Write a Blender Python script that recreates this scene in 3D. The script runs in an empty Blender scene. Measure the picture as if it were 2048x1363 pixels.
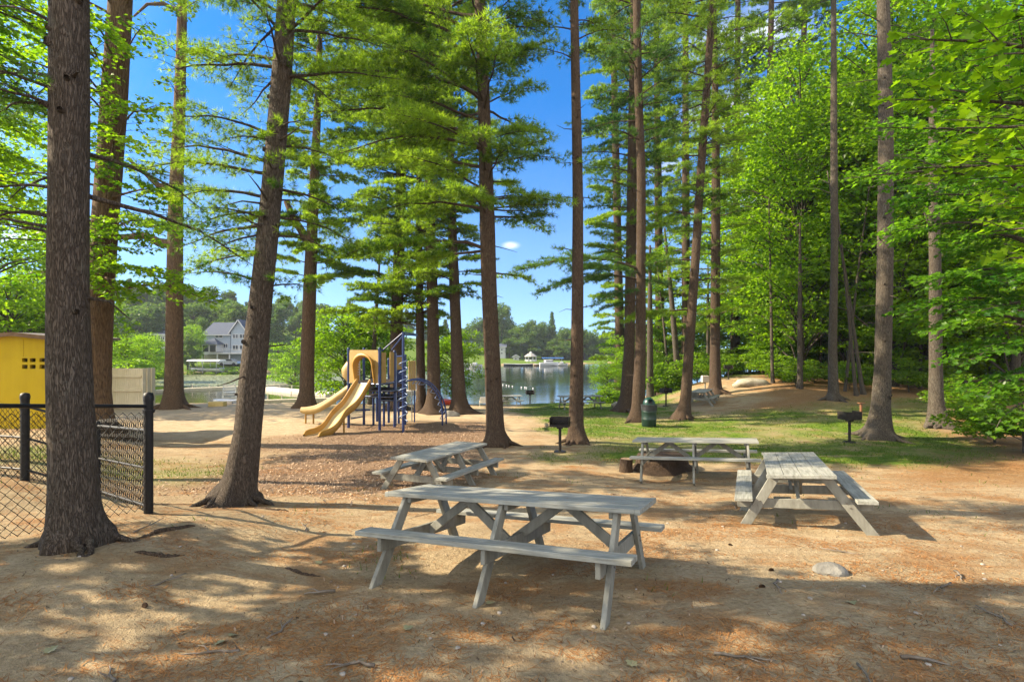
import bpy, math
import numpy as np
from mathutils import Vector

S = bpy.context.scene
COL = S.collection
# ------------------------------------------------------------------ camera, sky, sun, exposure
F, CX, YH, CZ = 1060.0, 1024.0, 695.0, 1.6       # focal length and horizon of the 2048 px wide photograph
cam = bpy.data.cameras.new("camera")
cam.sensor_width = 36.0
cam.lens = F / 2048 * 36.0
cam.shift_y = (YH - 681.5) / 2048
cam.clip_start = 0.05
cam.clip_end = 3000
cam_ob = bpy.data.objects.new("camera", cam)
COL.objects.link(cam_ob)
cam_ob.location = (0, 0, CZ)
cam_ob.rotation_euler = (math.radians(90), 0, 0)
S.camera = cam_ob

SUN_EL = 34.0
S.view_settings.view_transform = 'Standard'
S.view_settings.look = 'None'
S.view_settings.exposure = 1.66
S.view_settings.gamma = 1.0
S.cycles.max_bounces = 7
S.cycles.diffuse_bounces = 4
S.cycles.glossy_bounces = 3
S.cycles.transmission_bounces = 4
S.cycles.transparent_max_bounces = 4
S.cycles.sample_clamp_indirect = 6.0
S.cycles.use_denoising = True

W = bpy.data.worlds.new("World")
S.world = W
W.use_nodes = True
nt = W.node_tree
nt.nodes.clear()
sky = nt.nodes.new('ShaderNodeTexSky')
sky.sky_type = 'NISHITA'
sky.sun_disc = False
sky.sun_elevation = math.radians(SUN_EL)
sky.sun_rotation = math.radians(-90)
sky.air_density = 1.0
sky.dust_density = 0.3
sky.ozone_density = 2.0
tcs = nt.nodes.new('ShaderNodeTexCoord')
vm = nt.nodes.new('ShaderNodeVectorMath'); vm.operation = 'MULTIPLY_ADD'     # keep the yellow horizon glow below the treeline
vm.inputs[1].default_value = (1, 1, .90); vm.inputs[2].default_value = (0, 0, .11)
nt.links.new(tcs.outputs['Generated'], vm.inputs[0])
vn = nt.nodes.new('ShaderNodeVectorMath'); vn.operation = 'NORMALIZE'
nt.links.new(vm.outputs[0], vn.inputs[0]); nt.links.new(vn.outputs[0], sky.inputs[0])
deep = nt.nodes.new('ShaderNodeMix'); deep.data_type = 'RGBA'; deep.blend_type = 'MULTIPLY'
deep.inputs[0].default_value = 1.0
zs_ = nt.nodes.new('ShaderNodeSeparateXYZ'); nt.links.new(tcs.outputs['Generated'], zs_.inputs[0])
zr_ = nt.nodes.new('ShaderNodeMapRange'); zr_.inputs['From Min'].default_value = .04; zr_.inputs['From Max'].default_value = .42
nt.links.new(zs_.outputs[2], zr_.inputs['Value'])
tint = nt.nodes.new('ShaderNodeMix'); tint.data_type = 'RGBA'
tint.inputs[6].default_value = (.42, .50, .58, 1); tint.inputs[7].default_value = (.045, .34, .60, 1)
nt.links.new(zr_.outputs[0], tint.inputs[0]); nt.links.new(tint.outputs[2], deep.inputs[7])
nt.links.new(sky.outputs[0], deep.inputs[6])
# clear deep blue away from the sun, milky round it
sdir = nt.nodes.new('ShaderNodeVectorMath'); sdir.operation = 'DOT_PRODUCT'
sdir.inputs[1].default_value = (-math.cos(math.radians(SUN_EL)), -.05, math.sin(math.radians(SUN_EL)))
nt.links.new(tcs.outputs['Generated'], sdir.inputs[0])
smr = nt.nodes.new('ShaderNodeMapRange'); smr.interpolation_type = 'SMOOTHSTEP'
smr.inputs['From Min'].default_value = .58; smr.inputs['From Max'].default_value = .92
nt.links.new(sdir.outputs['Value'], smr.inputs['Value'])
hs = nt.nodes.new('ShaderNodeMix'); hs.data_type = 'RGBA'
nt.links.new(smr.outputs[0], hs.inputs[0]); nt.links.new(deep.outputs[2], hs.inputs[6]); nt.links.new(sky.outputs[0], hs.inputs[7])
bg = nt.nodes.new('ShaderNodeBackground')
bg.inputs['Strength'].default_value = 0.15
# thin white cirrus: noise-broken patches round a few directions of the sky
tcw = nt.nodes.new('ShaderNodeTexCoord')
mpw = nt.nodes.new('ShaderNodeMapping')
mpw.inputs['Scale'].default_value = (5, 5, 14)
mpw.inputs['Rotation'].default_value = (0.0, 0.35, 0)
nzw = nt.nodes.new('ShaderNodeTexNoise')
nzw.inputs['Scale'].default_value = 1.6
nzw.inputs['Detail'].default_value = 5
nzw.inputs['Roughness'].default_value = 0.62
nt.links.new(tcw.outputs['Generated'], mpw.inputs['Vector'])
nt.links.new(mpw.outputs[0], nzw.inputs['Vector'])
acc = None
for (px, py, rad, gain) in [(1022, 490, .022, 1.0), (1490, 85, .13, 1.0), (1465, 225, .11, 1.0), (1510, 400, .08, 1.0), (1330, 330, .05, .7), (1540, 10, .06, .6), (30, 470, .05, 1.0), (190, 190, .05, .7), (700, 60, .05, .4)]:
    v = Vector(((px - CX) / F, 1.0, (YH - py) / F)).normalized()
    sq = nt.nodes.new('ShaderNodeVectorMath'); sq.operation = 'MULTIPLY'; sq.inputs[1].default_value = (1, 1, 2.4)
    nt.links.new(tcw.outputs['Generated'], sq.inputs[0])
    dn = nt.nodes.new('ShaderNodeVectorMath'); dn.operation = 'DISTANCE'
    nt.links.new(sq.outputs[0], dn.inputs[0])
    dn.inputs[1].default_value = (v[0], v[1], v[2] * 2.4)
    mr = nt.nodes.new('ShaderNodeMapRange')
    mr.interpolation_type = 'SMOOTHSTEP'
    mr.inputs['From Min'].default_value = rad
    mr.inputs['From Max'].default_value = rad * .15
    mr.inputs['To Max'].default_value = gain
    nt.links.new(dn.outputs['Value'], mr.inputs['Value'])
    if acc is None:
        acc = mr.outputs[0]
    else:
        mx = nt.nodes.new('ShaderNodeMath'); mx.operation = 'MAXIMUM'
        nt.links.new(acc, mx.inputs[0]); nt.links.new(mr.outputs[0], mx.inputs[1])
        acc = mx.outputs[0]
mn = nt.nodes.new('ShaderNodeMapRange')
mn.inputs['From Min'].default_value = 0.36
mn.inputs['From Max'].default_value = 0.66
nt.links.new(nzw.outputs[0], mn.inputs['Value'])
mm = nt.nodes.new('ShaderNodeMath'); mm.operation = 'MULTIPLY'
nt.links.new(acc, mm.inputs[0]); nt.links.new(mn.outputs[0], mm.inputs[1])
mixc = nt.nodes.new('ShaderNodeMix'); mixc.data_type = 'RGBA'
nt.links.new(mm.outputs[0], mixc.inputs[0])
nt.links.new(hs.outputs[2], mixc.inputs[6])
mixc.inputs[7].default_value = (3.0, 3.1, 3.3, 1)
# bright cloud added to the unseen sky behind the camera as soft fill light
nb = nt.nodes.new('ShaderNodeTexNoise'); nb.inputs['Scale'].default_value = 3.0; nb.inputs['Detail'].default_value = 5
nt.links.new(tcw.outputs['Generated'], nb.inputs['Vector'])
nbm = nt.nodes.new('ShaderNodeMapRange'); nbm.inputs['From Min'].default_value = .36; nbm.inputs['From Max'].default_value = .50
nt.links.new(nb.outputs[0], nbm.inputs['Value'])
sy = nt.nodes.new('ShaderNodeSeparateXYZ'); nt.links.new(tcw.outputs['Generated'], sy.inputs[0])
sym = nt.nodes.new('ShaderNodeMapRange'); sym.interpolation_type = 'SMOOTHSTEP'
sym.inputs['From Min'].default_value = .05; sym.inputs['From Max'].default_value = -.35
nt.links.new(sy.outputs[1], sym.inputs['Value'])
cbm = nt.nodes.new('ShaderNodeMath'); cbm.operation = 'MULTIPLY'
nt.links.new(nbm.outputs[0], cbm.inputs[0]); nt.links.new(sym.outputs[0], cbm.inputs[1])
fill_cloud = nt.nodes.new('ShaderNodeMix'); fill_cloud.data_type = 'RGBA'
nt.links.new(cbm.outputs[0], fill_cloud.inputs[0]); nt.links.new(mixc.outputs[2], fill_cloud.inputs[6])
fill_cloud.inputs[7].default_value = (5.0, 4.85, 4.6, 1)
nt.links.new(fill_cloud.outputs[2], bg.inputs['Color'])
out = nt.nodes.new('ShaderNodeOutputWorld')
nt.links.new(bg.outputs[0], out.inputs['Surface'])

sun = bpy.data.lights.new("sun", 'SUN')
sun.energy = 5.0
sun.angle = math.radians(0.5)
sun.color = (1.0, 0.84, 0.60)
sun_ob = bpy.data.objects.new("sun", sun)
COL.objects.link(sun_ob)
sd = Vector((math.cos(math.radians(SUN_EL)), -0.05, -math.sin(math.radians(SUN_EL))))
sun_ob.rotation_euler = sd.to_track_quat('-Z', 'Y').to_euler()
sun_ob.location = (-30, 0, 30)

# ------------------------------------------------------------------ helpers
rng = np.random.default_rng(11)

def _hash(ix, iy, seed):
    h = (ix * 374761393 + iy * 668265263 + seed * 974634777) & 0xFFFFFFFF
    h = ((h ^ (h >> 13)) * 1274126177) & 0xFFFFFFFF
    return ((h ^ (h >> 16)) & 0xFFFF) / 65535.0

def vnoise(x, y, seed=0):
    x = np.asarray(x, float); y = np.asarray(y, float)
    xi = np.floor(x).astype(np.int64); yi = np.floor(y).astype(np.int64)
    fx = x - xi; fy = y - yi
    fx = fx * fx * (3 - 2 * fx); fy = fy * fy * (3 - 2 * fy)
    a = _hash(xi, yi, seed); b = _hash(xi + 1, yi, seed); c = _hash(xi, yi + 1, seed); d = _hash(xi + 1, yi + 1, seed)
    return (a * (1 - fx) + b * fx) * (1 - fy) + (c * (1 - fx) + d * fx) * fy

def fbm(x, y, seed=0, octv=4):
    s = 0; a = .5
    for k in range(octv):
        s = s + a * vnoise(x * 2 ** k, y * 2 ** k, seed + k * 17); a *= .5
    return s

def sstep(t):
    t = np.clip(t, 0, 1)
    return t * t * (3 - 2 * t)

LAKE_Z = CZ - 5.2
LAKE = np.array([(-34, 48), (-20, 46.5), (0, 46), (6, 47), (9.5, 50), (14, 57), (25, 66), (60, 75), (260, 80), (260, 200), (60, 188),
                 (25, 176), (12, 166), (2, 160), (-8, 157), (-20, 148), (-35, 132), (-50, 118), (-64, 111), (-76, 105), (-80, 98), (-56, 75)], float)

def lake_sd(x, y):
    """distance to the shoreline, negative in the water"""
    x = np.asarray(x, float); y = np.asarray(y, float)
    d = np.full(x.shape, 1e9); ins = np.zeros(x.shape, bool)
    n = len(LAKE)
    for i in range(n):
        ax, ay = LAKE[i]; bx, by = LAKE[(i + 1) % n]
        ex, ey = bx - ax, by - ay
        t = np.clip(((x - ax) * ex + (y - ay) * ey) / (ex * ex + ey * ey), 0, 1)
        d = np.minimum(d, np.hypot(x - ax - t * ex, y - ay - t * ey))
        if ay != by:
            c = ((ay > y) != (by > y)) & (x < ex * (y - ay) / (by - ay) + ax)
            ins ^= c
    return np.where(ins, -d, d)

_py = np.arange(-60, 130, .5)
_pd = np.interp(_py, [-60, -6, 0, 4.87, 7.6, 10.8, 15.5, 20, 30, 40, 130], [.6, 1.1, 1.6, 2.10, 2.38, 2.72, 3.0, 3.15, 3.42, 3.9, 3.9])
_k = np.hanning(9); _k /= _k.sum()
_pd = np.convolve(np.pad(_pd, 4, mode='edge'), _k, mode='valid')

def gz(x, y, fine=True):
    x = np.asarray(x, float); y = np.asarray(y, float)
    sdist = lake_sd(x, y)
    near = CZ - np.interp(y, _py, _pd)
    near = near + sstep((x - 6) / 11) * sstep((y - 15) / 26) * 1.8 + np.maximum(sstep((-x - 1.8) / 2.2) * .25 * sstep((y - 2.5) / 2) * sstep((8.4 - y) / 2), sstep((-x - np.maximum(4.5, .66 * y)) / 3) * .42 * sstep((y - 3) / 3) * sstep((26 - y) / 9))
    near = near + (fbm(x * .35, y * .35, 3) - .47) * .22 * sstep((np.hypot(x, y) - 2) / 8)
    if fine:
        near = near + (fbm(x * 1.7, y * 1.7, 5, 4) - .47) * .06
    near = LAKE_Z + (near - LAKE_Z) * sstep((sdist + .3) / 13)
    far = LAKE_Z + .7 * (1 - np.exp(-np.maximum(sdist, 0) / 2.0)) + sstep(sdist / 90) * np.interp(x, [-90, -30, 20], [13, 7, 3]) + (fbm(x * .05, y * .05, 8) - .5) * 1.0 * sstep(sdist / 20)
    far = far + 1.5 * np.exp(-((x + 58) ** 2 + (y - 121) ** 2) / 15.0 ** 2) * sstep(sdist / 5)
    w = sstep((y - 78) / 20)
    h = near * (1 - w) + far * w
    return np.where(sdist < 0, LAKE_Z + np.maximum(sdist * .12, -3), h)

def P(px, py, d):
    return np.array([(px - CX) / F * d, d, CZ + (YH - py) / F * d])

def GP(px, d):
    x = (px - CX) / F * d
    return np.array([x, d, float(gz(x, d))])

# mesh building -------------------------------------------------------------
class MB:
    def __init__(s):
        s.V = []; s.Q = []; s.T = []; s.N = []; s.n = 0
    def add(s, V, Q=None, T=None, N=None):
        V = np.asarray(V, float).reshape(-1, 3)
        if Q is not None and len(Q): s.Q.append(np.asarray(Q, np.int64).reshape(-1, 4) + s.n)
        if T is not None and len(T): s.T.append(np.asarray(T, np.int64).reshape(-1, 3) + s.n)
        if N is not None: s.N += [[i + s.n for i in f] for f in N]
        s.V.append(V); s.n += len(V)
        return s
    def box(s, c, size, R=None, bev=0.0):
        h = np.asarray(size, float) / 2
        if bev > 0:
            b = min(bev, h.min() * .45)
            V = []
            for sx in (-1, 1):
                for sy in (-1, 1):
                    for sz in (-1, 1):
                        V += [(sx * (h[0] - b), sy * (h[1] - b), sz * h[2]), (sx * (h[0] - b), sy * h[1], sz * (h[2] - b)), (sx * h[0], sy * (h[1] - b), sz * (h[2] - b))]
            V = np.array(V)
            ix = lambda sx, sy, sz, k: ((sx > 0) * 4 + (sy > 0) * 2 + (sz > 0)) * 3 + k
            Fc = []
            def quad(a, b_, c_, d_):
                Fc.append([a, b_, c_, d_])
            for sg in (-1, 1):
                o = lambda L: L if sg > 0 else L[::-1]
                Fc.append(o([ix(-1, -1, sg, 0), ix(1, -1, sg, 0), ix(1, 1, sg, 0), ix(-1, 1, sg, 0)]))
                Fc.append(o([ix(1, sg, -1, 1), ix(-1, sg, -1, 1), ix(-1, sg, 1, 1), ix(1, sg, 1, 1)]))
                Fc.append(o([ix(sg, -1, -1, 2), ix(sg, 1, -1, 2), ix(sg, 1, 1, 2), ix(sg, -1, 1, 2)]))
            for sa in (-1, 1):
                for sb in (-1, 1):
                    Fc.append([ix(-1, sa, sb, 0), ix(1, sa, sb, 0), ix(1, sa, sb, 1), ix(-1, sa, sb, 1)])
                    Fc.append([ix(sa, -1, sb, 0), ix(sa, 1, sb, 0), ix(sa, 1, sb, 2), ix(sa, -1, sb, 2)])
                    Fc.append([ix(sa, sb, -1, 1), ix(sa, sb, 1, 1), ix(sa, sb, 1, 2), ix(sa, sb, -1, 2)])
            T = []
            for sx in (-1, 1):
                for sy in (-1, 1):
                    for sz in (-1, 1):
                        T.append([ix(sx, sy, sz, 0), ix(sx, sy, sz, 1), ix(sx, sy, sz, 2)])
            # fix winding by geometry
            def wind(fs):
                r = []
                for f in fs:
                    p = V[f]; n = np.cross(p[1] - p[0], p[2] - p[0])
                    r.append(f if n @ p.mean(0) > 0 else f[::-1])
                return r
            Q = wind(Fc); T = wind(T)
        else:
            V = np.array([(-1, -1, -1), (1, -1, -1), (1, 1, -1), (-1, 1, -1), (-1, -1, 1), (1, -1, 1), (1, 1, 1), (-1, 1, 1)], float) * h
            Q = [(0, 3, 2, 1), (4, 5, 6, 7), (0, 1, 5, 4), (1, 2, 6, 5), (2, 3, 7, 6), (3, 0, 4, 7)]; T = None
        if R is not None: V = V @ np.asarray(R).T
        return s.add(V + np.asarray(c, float), Q, T)
    def beam(s, a, b, w, t, up=(0, 0, 1), bev=0.0):
        """a board from a to b, w wide across, t thick along up"""
        a = np.asarray(a, float); b = np.asarray(b, float)
        x = b - a; L = np.linalg.norm(x); x = x / L
        z = np.asarray(up, float); z = z - x * (z @ x); z /= np.linalg.norm(z)
        y = np.cross(z, x)
        return s.box((a + b) / 2, (L, w, t), np.stack([x, y, z], 1), bev)
    def tube(s, pts, rad, n=8, caps=True, twist=None, shape=None):
        pts = np.asarray(pts, float); m = len(pts)
        rad = np.full(m, rad, float) if np.isscalar(rad) else np.asarray(rad, float)
        tg = np.gradient(pts, axis=0); tg /= np.linalg.norm(tg, axis=1)[:, None] + 1e-12
        u = np.cross(tg[0], (0, 0, 1.0))
        if np.linalg.norm(u) < 1e-3: u = np.cross(tg[0], (0, 1.0, 0))
        u /= np.linalg.norm(u)
        ang = np.arange(n) / n * 2 * np.pi
        V = np.empty((m, n, 3))
        for i in range(m):
            u = u - tg[i] * (u @ tg[i]); u /= np.linalg.norm(u) + 1e-12
            v = np.cross(tg[i], u)
            r = rad[i] * (shape(i, ang) if shape else 1.0)
            V[i] = pts[i] + (np.cos(ang) * r)[:, None] * u + (np.sin(ang) * r)[:, None] * v
        i = np.arange(m - 1)[:, None]; j = np.arange(n)[None]
        a = i * n + j; b = i * n + (j + 1) % n
        Q = np.stack([a, b, b + n, a + n], -1).reshape(-1, 4)
        s.add(V.reshape(-1, 3), Q)
        if caps and n > 2:
            b0 = s.n - m * n
            s.N.append([b0 + k for k in range(n)][::-1])
            s.N.append([b0 + (m - 1) * n + k for k in range(n)])
        return s
    def lathe(s, prof, n=24, c=(0, 0, 0)):
        prof = np.asarray(prof, float); m = len(prof)
        ang = np.arange(n) / n * 2 * np.pi
        V = np.stack([prof[:, 0:1] * np.cos(ang), prof[:, 0:1] * np.sin(ang), np.repeat(prof[:, 1:2], n, 1)], -1)
        i = np.arange(m - 1)[:, None]; j = np.arange(n)[None]
        a = i * n + j; b = i * n + (j + 1) % n
        return s.add(V.reshape(-1, 3) + np.asarray(c, float), np.stack([a, b, b + n, a + n], -1).reshape(-1, 4))
    def prism(s, poly, axis_vec):
        """extrude a planar polygon (k,3) by a vector"""
        p = np.asarray(poly, float); k = len(p); a = np.asarray(axis_vec, float)
        b0 = s.n
        Q = [(i, (i + 1) % k, k + (i + 1) % k, k + i) for i in range(k)]
        s.add(np.vstack([p, p + a]), Q)
        s.N.append([b0 + i for i in range(k)][::-1]); s.N.append([b0 + k + i for i in range(k)])
        return s
    def sweep(s, rows):
        """quad grid from equal-length rows of points"""
        R = np.asarray(rows, float); m, n = R.shape[:2]
        i = np.arange(m - 1)[:, None]; j = np.arange(n - 1)[None]
        a = i * n + j
        return s.add(R.reshape(-1, 3), np.stack([a, a + 1, a + n + 1, a + n], -1).reshape(-1, 4))
    def build(s, name, mat=None, parent=None, smooth=False, tint=None, loc=None, fixn=True):
        V = np.vstack(s.V) if s.V else np.zeros((0, 3))
        if loc is not None: V = V - np.asarray(loc, float)
        Q = np.vstack(s.Q) if s.Q else np.zeros((0, 4), np.int64)
        T = np.vstack(s.T) if s.T else np.zeros((0, 3), np.int64)
        Ns = s.N
        me = bpy.data.meshes.new(name)
        nl = Q.size + T.size + sum(len(f) for f in Ns); nf = len(Q) + len(T) + len(Ns)
        me.vertices.add(len(V)); me.vertices.foreach_set('co', V.astype(np.float32).ravel())
        me.loops.add(nl); me.polygons.add(nf)
        li = [Q.ravel(), T.ravel()] + [np.array(f, np.int64) for f in Ns]
        me.loops.foreach_set('vertex_index', np.concatenate(li).astype(np.int32) if nl else np.zeros(0, np.int32))
        tot = np.concatenate([np.full(len(Q), 4), np.full(len(T), 3), np.array([len(f) for f in Ns], int)]).astype(np.int32)
        st = np.concatenate([[0], np.cumsum(tot)[:-1]]).astype(np.int32) if nf else np.zeros(0, np.int32)
        me.polygons.foreach_set('loop_start', st)
        me.polygons.foreach_set('use_smooth', np.full(nf, bool(smooth)))
        if tint is not None:
            at = me.attributes.new('tint', 'FLOAT', 'POINT')
            at.data.foreach_set('value', np.asarray(tint, np.float32))
        me.update(calc_edges=True)
        o = bpy.data.objects.new(name, me)
        COL.objects.link(o)
        if mat is not None: me.materials.append(mat)
        if parent is not None: o.parent = parent
        if loc is not None: o.location = loc
        return o

def tag(o, label=None, cat=None, group=None, kind=None):
    if label: o['label'] = label
    if cat: o['category'] = cat
    if group: o['group'] = group
    if kind: o['kind'] = kind
    return o

def thing(name, label, cat, loc=(0, 0, 0), rz=0, group=None, rot=None):
    o = bpy.data.objects.new(name, None)
    o.empty_display_size = .2
    COL.objects.link(o)
    o.location = [float(v) for v in loc]
    o.rotation_euler = rot if rot is not None else (0, 0, rz)
    return tag(o, label, cat, group)

def copy_tree(o, parent=None, label=None):
    c = o.copy(); COL.objects.link(c)
    if parent is not None: c.parent = parent
    for ch in list(o.children): copy_tree(ch, c)
    if label: c['label'] = label
    return c

# materials ------------------------------------------------------------------
class NM:
    def __init__(s, name):
        s.m = bpy.data.materials.new(name); s.m.use_nodes = True
        s.t = s.m.node_tree; s.t.nodes.clear()
    def n(s, typ, **kw):
        nd = s.t.nodes.new(typ)
        for k, v in kw.items():
            if k.startswith('i_'):
                key = k[2:].replace('_', ' ')
                nd.inputs[int(key) if key.isdigit() else key].default_value = v
            else: setattr(nd, k, v)
        return nd
    def l(s, a, b): s.t.links.new(a, b)
    def coord(s, scale=(1, 1, 1), kind='Object'):
        tc = s.n('ShaderNodeTexCoord'); mp = s.n('ShaderNodeMapping')
        mp.inputs['Scale'].default_value = scale
        s.l(tc.outputs[kind], mp.inputs['Vector'])
        return mp.outputs[0]
    def noise(s, vec, scale, detail=5, rough=.55, dist=0.0):
        nd = s.n('ShaderNodeTexNoise', i_Scale=scale, i_Detail=detail, i_Roughness=rough, i_Distortion=dist)
        if vec is not None: s.l(vec, nd.inputs['Vector'])
        return nd.outputs[0]
    def ramp(s, fac, stops):
        r = s.n('ShaderNodeValToRGB')
        while len(r.color_ramp.elements) < len(stops): r.color_ramp.elements.new(.5)
        for e, (p, c) in zip(r.color_ramp.elements, stops):
            e.position = p; e.color = (*c, 1) if len(c) == 3 else c
        s.l(fac, r.inputs[0])
        return r.outputs[0]
    def mr(s, fac, a, b, c=0., d=1.):
        r = s.n('ShaderNodeMapRange')
        for k, v in zip(('From Min', 'From Max', 'To Min', 'To Max'), (a, b, c, d)): r.inputs[k].default_value = v
        s.l(fac, r.inputs['Value'])
        return r.outputs[0]
    def mix(s, fac, a, b, mode='MIX'):
        m = s.n('ShaderNodeMix', data_type='RGBA', blend_type=mode)
        for v, i in ((fac, 0), (a, 6), (b, 7)):
            if hasattr(v, 'is_output'): s.l(v, m.inputs[i])
            elif i == 0: m.inputs[0].default_value = v
            else: m.inputs[i].default_value = (*v, 1)
        return m.outputs[2]
    def math(s, op, a, b=None):
        m = s.n('ShaderNodeMath', operation=op)
        for v, i in ((a, 0), (b, 1)):
            if v is None: continue
            if hasattr(v, 'is_output'): s.l(v, m.inputs[i])
            else: m.inputs[i].default_value = v
        return m.outputs[0]
    def attr(s, name, out='Fac'):
        a = s.n('ShaderNodeAttribute', attribute_name=name)
        return a.outputs[out]
    def bump(s, h, strength=.5, dist=.02):
        b = s.n('ShaderNodeBump', i_Strength=strength, i_Distance=dist)
        s.l(h, b.inputs['Height'])
        return b.outputs[0]
    def done(s, color, rough=.8, bump=None, spec=.3, metal=0., coat=0.):
        b = s.n('ShaderNodeBsdfPrincipled')
        if hasattr(color, 'is_output'): s.l(color, b.inputs['Base Color'])
        else: b.inputs['Base Color'].default_value = (*color, 1)
        if hasattr(rough, 'is_output'): s.l(rough, b.inputs['Roughness'])
        else: b.inputs['Roughness'].default_value = rough
        b.inputs['Specular IOR Level'].default_value = spec
        b.inputs['Metallic'].default_value = metal
        b.inputs['Coat Weight'].default_value = coat
        if bump is not None: s.l(bump, b.inputs['Normal'])
        o = s.n('ShaderNodeOutputMaterial'); s.l(b.outputs[0], o.inputs[0])
        return s.m

def plain(name, c1, c2, scale=6., rough=.6, spec=.3, metal=0., bump=.15, sc=(1, 1, 1), bd=.004):
    m = NM(name); v = m.coord(sc)
    f = m.noise(v, scale, 6, .6)
    col = m.mix(m.mr(f, .3, .7), c1, c2)
    f2 = m.noise(v, scale * 7, 3, .6)
    return m.done(col, m.mr(f2, .2, .8, rough * .8, min(1, rough * 1.2)), m.bump(f2, bump, bd), spec, metal)

def leaf_mat(name, c1, c2, trans=1.7, tmix=.45, gloss=.05):
    m = NM(name)
    col = m.mix(m.attr('tint'), c1, c2)
    d = m.n('ShaderNodeBsdfDiffuse'); m.l(col, d.inputs[0])
    t = m.n('ShaderNodeBsdfTranslucent')
    tc = m.mix(1.0, col, (trans * 1.0, trans, trans * .40), 'MULTIPLY'); m.l(tc, t.inputs[0])
    mx = m.n('ShaderNodeMixShader'); mx.inputs[0].default_value = tmix
    m.l(d.outputs[0], mx.inputs[1]); m.l(t.outputs[0], mx.inputs[2])
    g = m.n('ShaderNodeBsdfGlossy'); g.inputs['Roughness'].default_value = .38
    mg = m.n('ShaderNodeMixShader'); mg.inputs[0].default_value = gloss
    m.l(mx.outputs[0], mg.inputs[1]); m.l(g.outputs[0], mg.inputs[2])
    o = m.n('ShaderNodeOutputMaterial'); m.l(mg.outputs[0], o.inputs[0])
    return m.m

def bark_mat(name, dark, mid, light, zs=.22, scale=22., bs=.9, bd=.03):
    m = NM(name); v = m.coord((1, 1, zs))
    warp = m.noise(v, scale * .35, 3, .5)
    vo = m.n('ShaderNodeTexVoronoi', i_Scale=scale, feature='DISTANCE_TO_EDGE')
    vv = m.n('ShaderNodeMix', data_type='VECTOR'); vv.inputs[0].default_value = .12
    tc = m.n('ShaderNodeTexNoise', i_Scale=scale * .5, i_Detail=3); m.l(v, tc.inputs['Vector'])
    m.l(v, vv.inputs[4]); m.l(tc.outputs[1], vv.inputs[5]); m.l(vv.outputs[1], vo.inputs['Vector'])
    fur = m.mr(vo.outputs[0], 0.0, .22)
    fine = m.noise(v, scale * 2.2, 5, .65)
    h = m.math('ADD', m.math('MULTIPLY', fur, .75), m.math('MULTIPLY', fine, .5))
    col = m.mix(fur, dark, mid)
    col = m.mix(m.mr(fine, .48, .72), col, light)
    v2 = m.coord((1, 1, .6))
    lich = m.mr(m.noise(v2, 5.5, 6, .7), .60, .70)
    col = m.mix(m.math('MULTIPLY', lich, .5), col, (light[0] * 1.25, light[1] * 1.4, light[2] * 1.3))
    big = m.noise(m.coord(), .9, 3, .5)
    col = m.mix(m.mr(big, .3, .7, 0, .45), col, (mid[0] * .7, mid[1] * .62, mid[2] * .55))
    return m.done(col, .92, m.bump(h, bs, bd), .15)
# ------------------------------------------------------------------ ground and lake
def axis(parts):
    out = []
    for a, b, st in parts: out.append(np.arange(a, b, st))
    return np.concatenate(out + [[parts[-1][1]]])

GX = axis([(-900, -120, 60), (-120, -40, 4), (-40, -14, .6), (-14, 14, .13), (14, 40, .5), (40, 120, 4), (120, 900, 60)])
GY = axis([(-60, -4, 4), (-4, 0, .5), (0, 14, .11), (14, 50, .28), (50, 80, 1.0), (80, 200, 4), (200, 1000, 40)])

def zone_masks(x, y):
    n1 = fbm(x * .5, y * .5, 21, 4) - .47
    n2 = fbm(x * .22, y * .22, 33, 4) - .47
    sd = lake_sd(x, y)
    ratio = x / np.maximum(y, 1)
    # grass between the picnic tables and the trees on the right, and the strip towards the water
    g = sstep((y - 12.5 + n1 * 4) / 2.5) * sstep((27 + n2 * 8 - y) / 4) * sstep((ratio - .02 + n1 * .3) / .12) * sstep((.88 + n2 * .5 - ratio) / .12)
    g = g * (.55 + 1.5 * np.clip(n1 + .15, 0, .4))
    g2 = sstep((y - 24) / 3) * sstep((sd - 3.0) / 2.0) * sstep((ratio + .02 + n1 * .1) / .06) * sstep((.34 + n1 * .2 - ratio) / .06) * (y < 60)
    g3 = sstep((-x - 5 + n1 * 3) / 1.5) * sstep((y - 9) / 2) * sstep((14.5 - y + n1 * 3) / 3) * .45
    g4 = ((y > 90) & (sd > 1.5)) * 1.0
    g5 = ((y > 55) & (y < 95) & (x < -20) & (sd > .5)) * 1.0
    g6 = sstep((ratio - .24) / .05) * sstep((y - 40) / 3) * (sd > .8)
    gr = np.clip(np.maximum.reduce([g, g2, g3, g4 * 3, g5 * 3, g6 * 2]), 0, 3)
    mu = sstep((y - 8.2 - n1 * 3) / 3.0) * sstep((25 + n1 * 3 - y) / 3) * sstep((x + 8.5 + n1 * 4) / 3) * sstep((-.6 - x + n1 * 3 + (y - 9) * .06) / 1.5)
    sa = np.maximum(sstep((y - 16.5 - n1 * 4) / 3) * sstep((.1 - ratio) / .15) * (y < 75), sstep((5 - sd) / 2) * (ratio < .26) * (y < 75) * (y > 20) * (ratio > -.8)) * (1 - .85 * np.minimum(gr, 1))
    li = sstep((ratio - .40 + n1 * .25) / .1) * sstep((y - 22 + n1 * 4) / 4) + sstep((ratio - .70 + n1 * .3) / .12) * sstep((y - 9 + n1 * 4) / 3)
    return gr, mu * (1 - np.minimum(gr, 1) * .5), sa * (1 - mu), np.clip(li, 0, 1) * (1 - np.minimum(gr, 1) * .7) * (y < 80)

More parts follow.
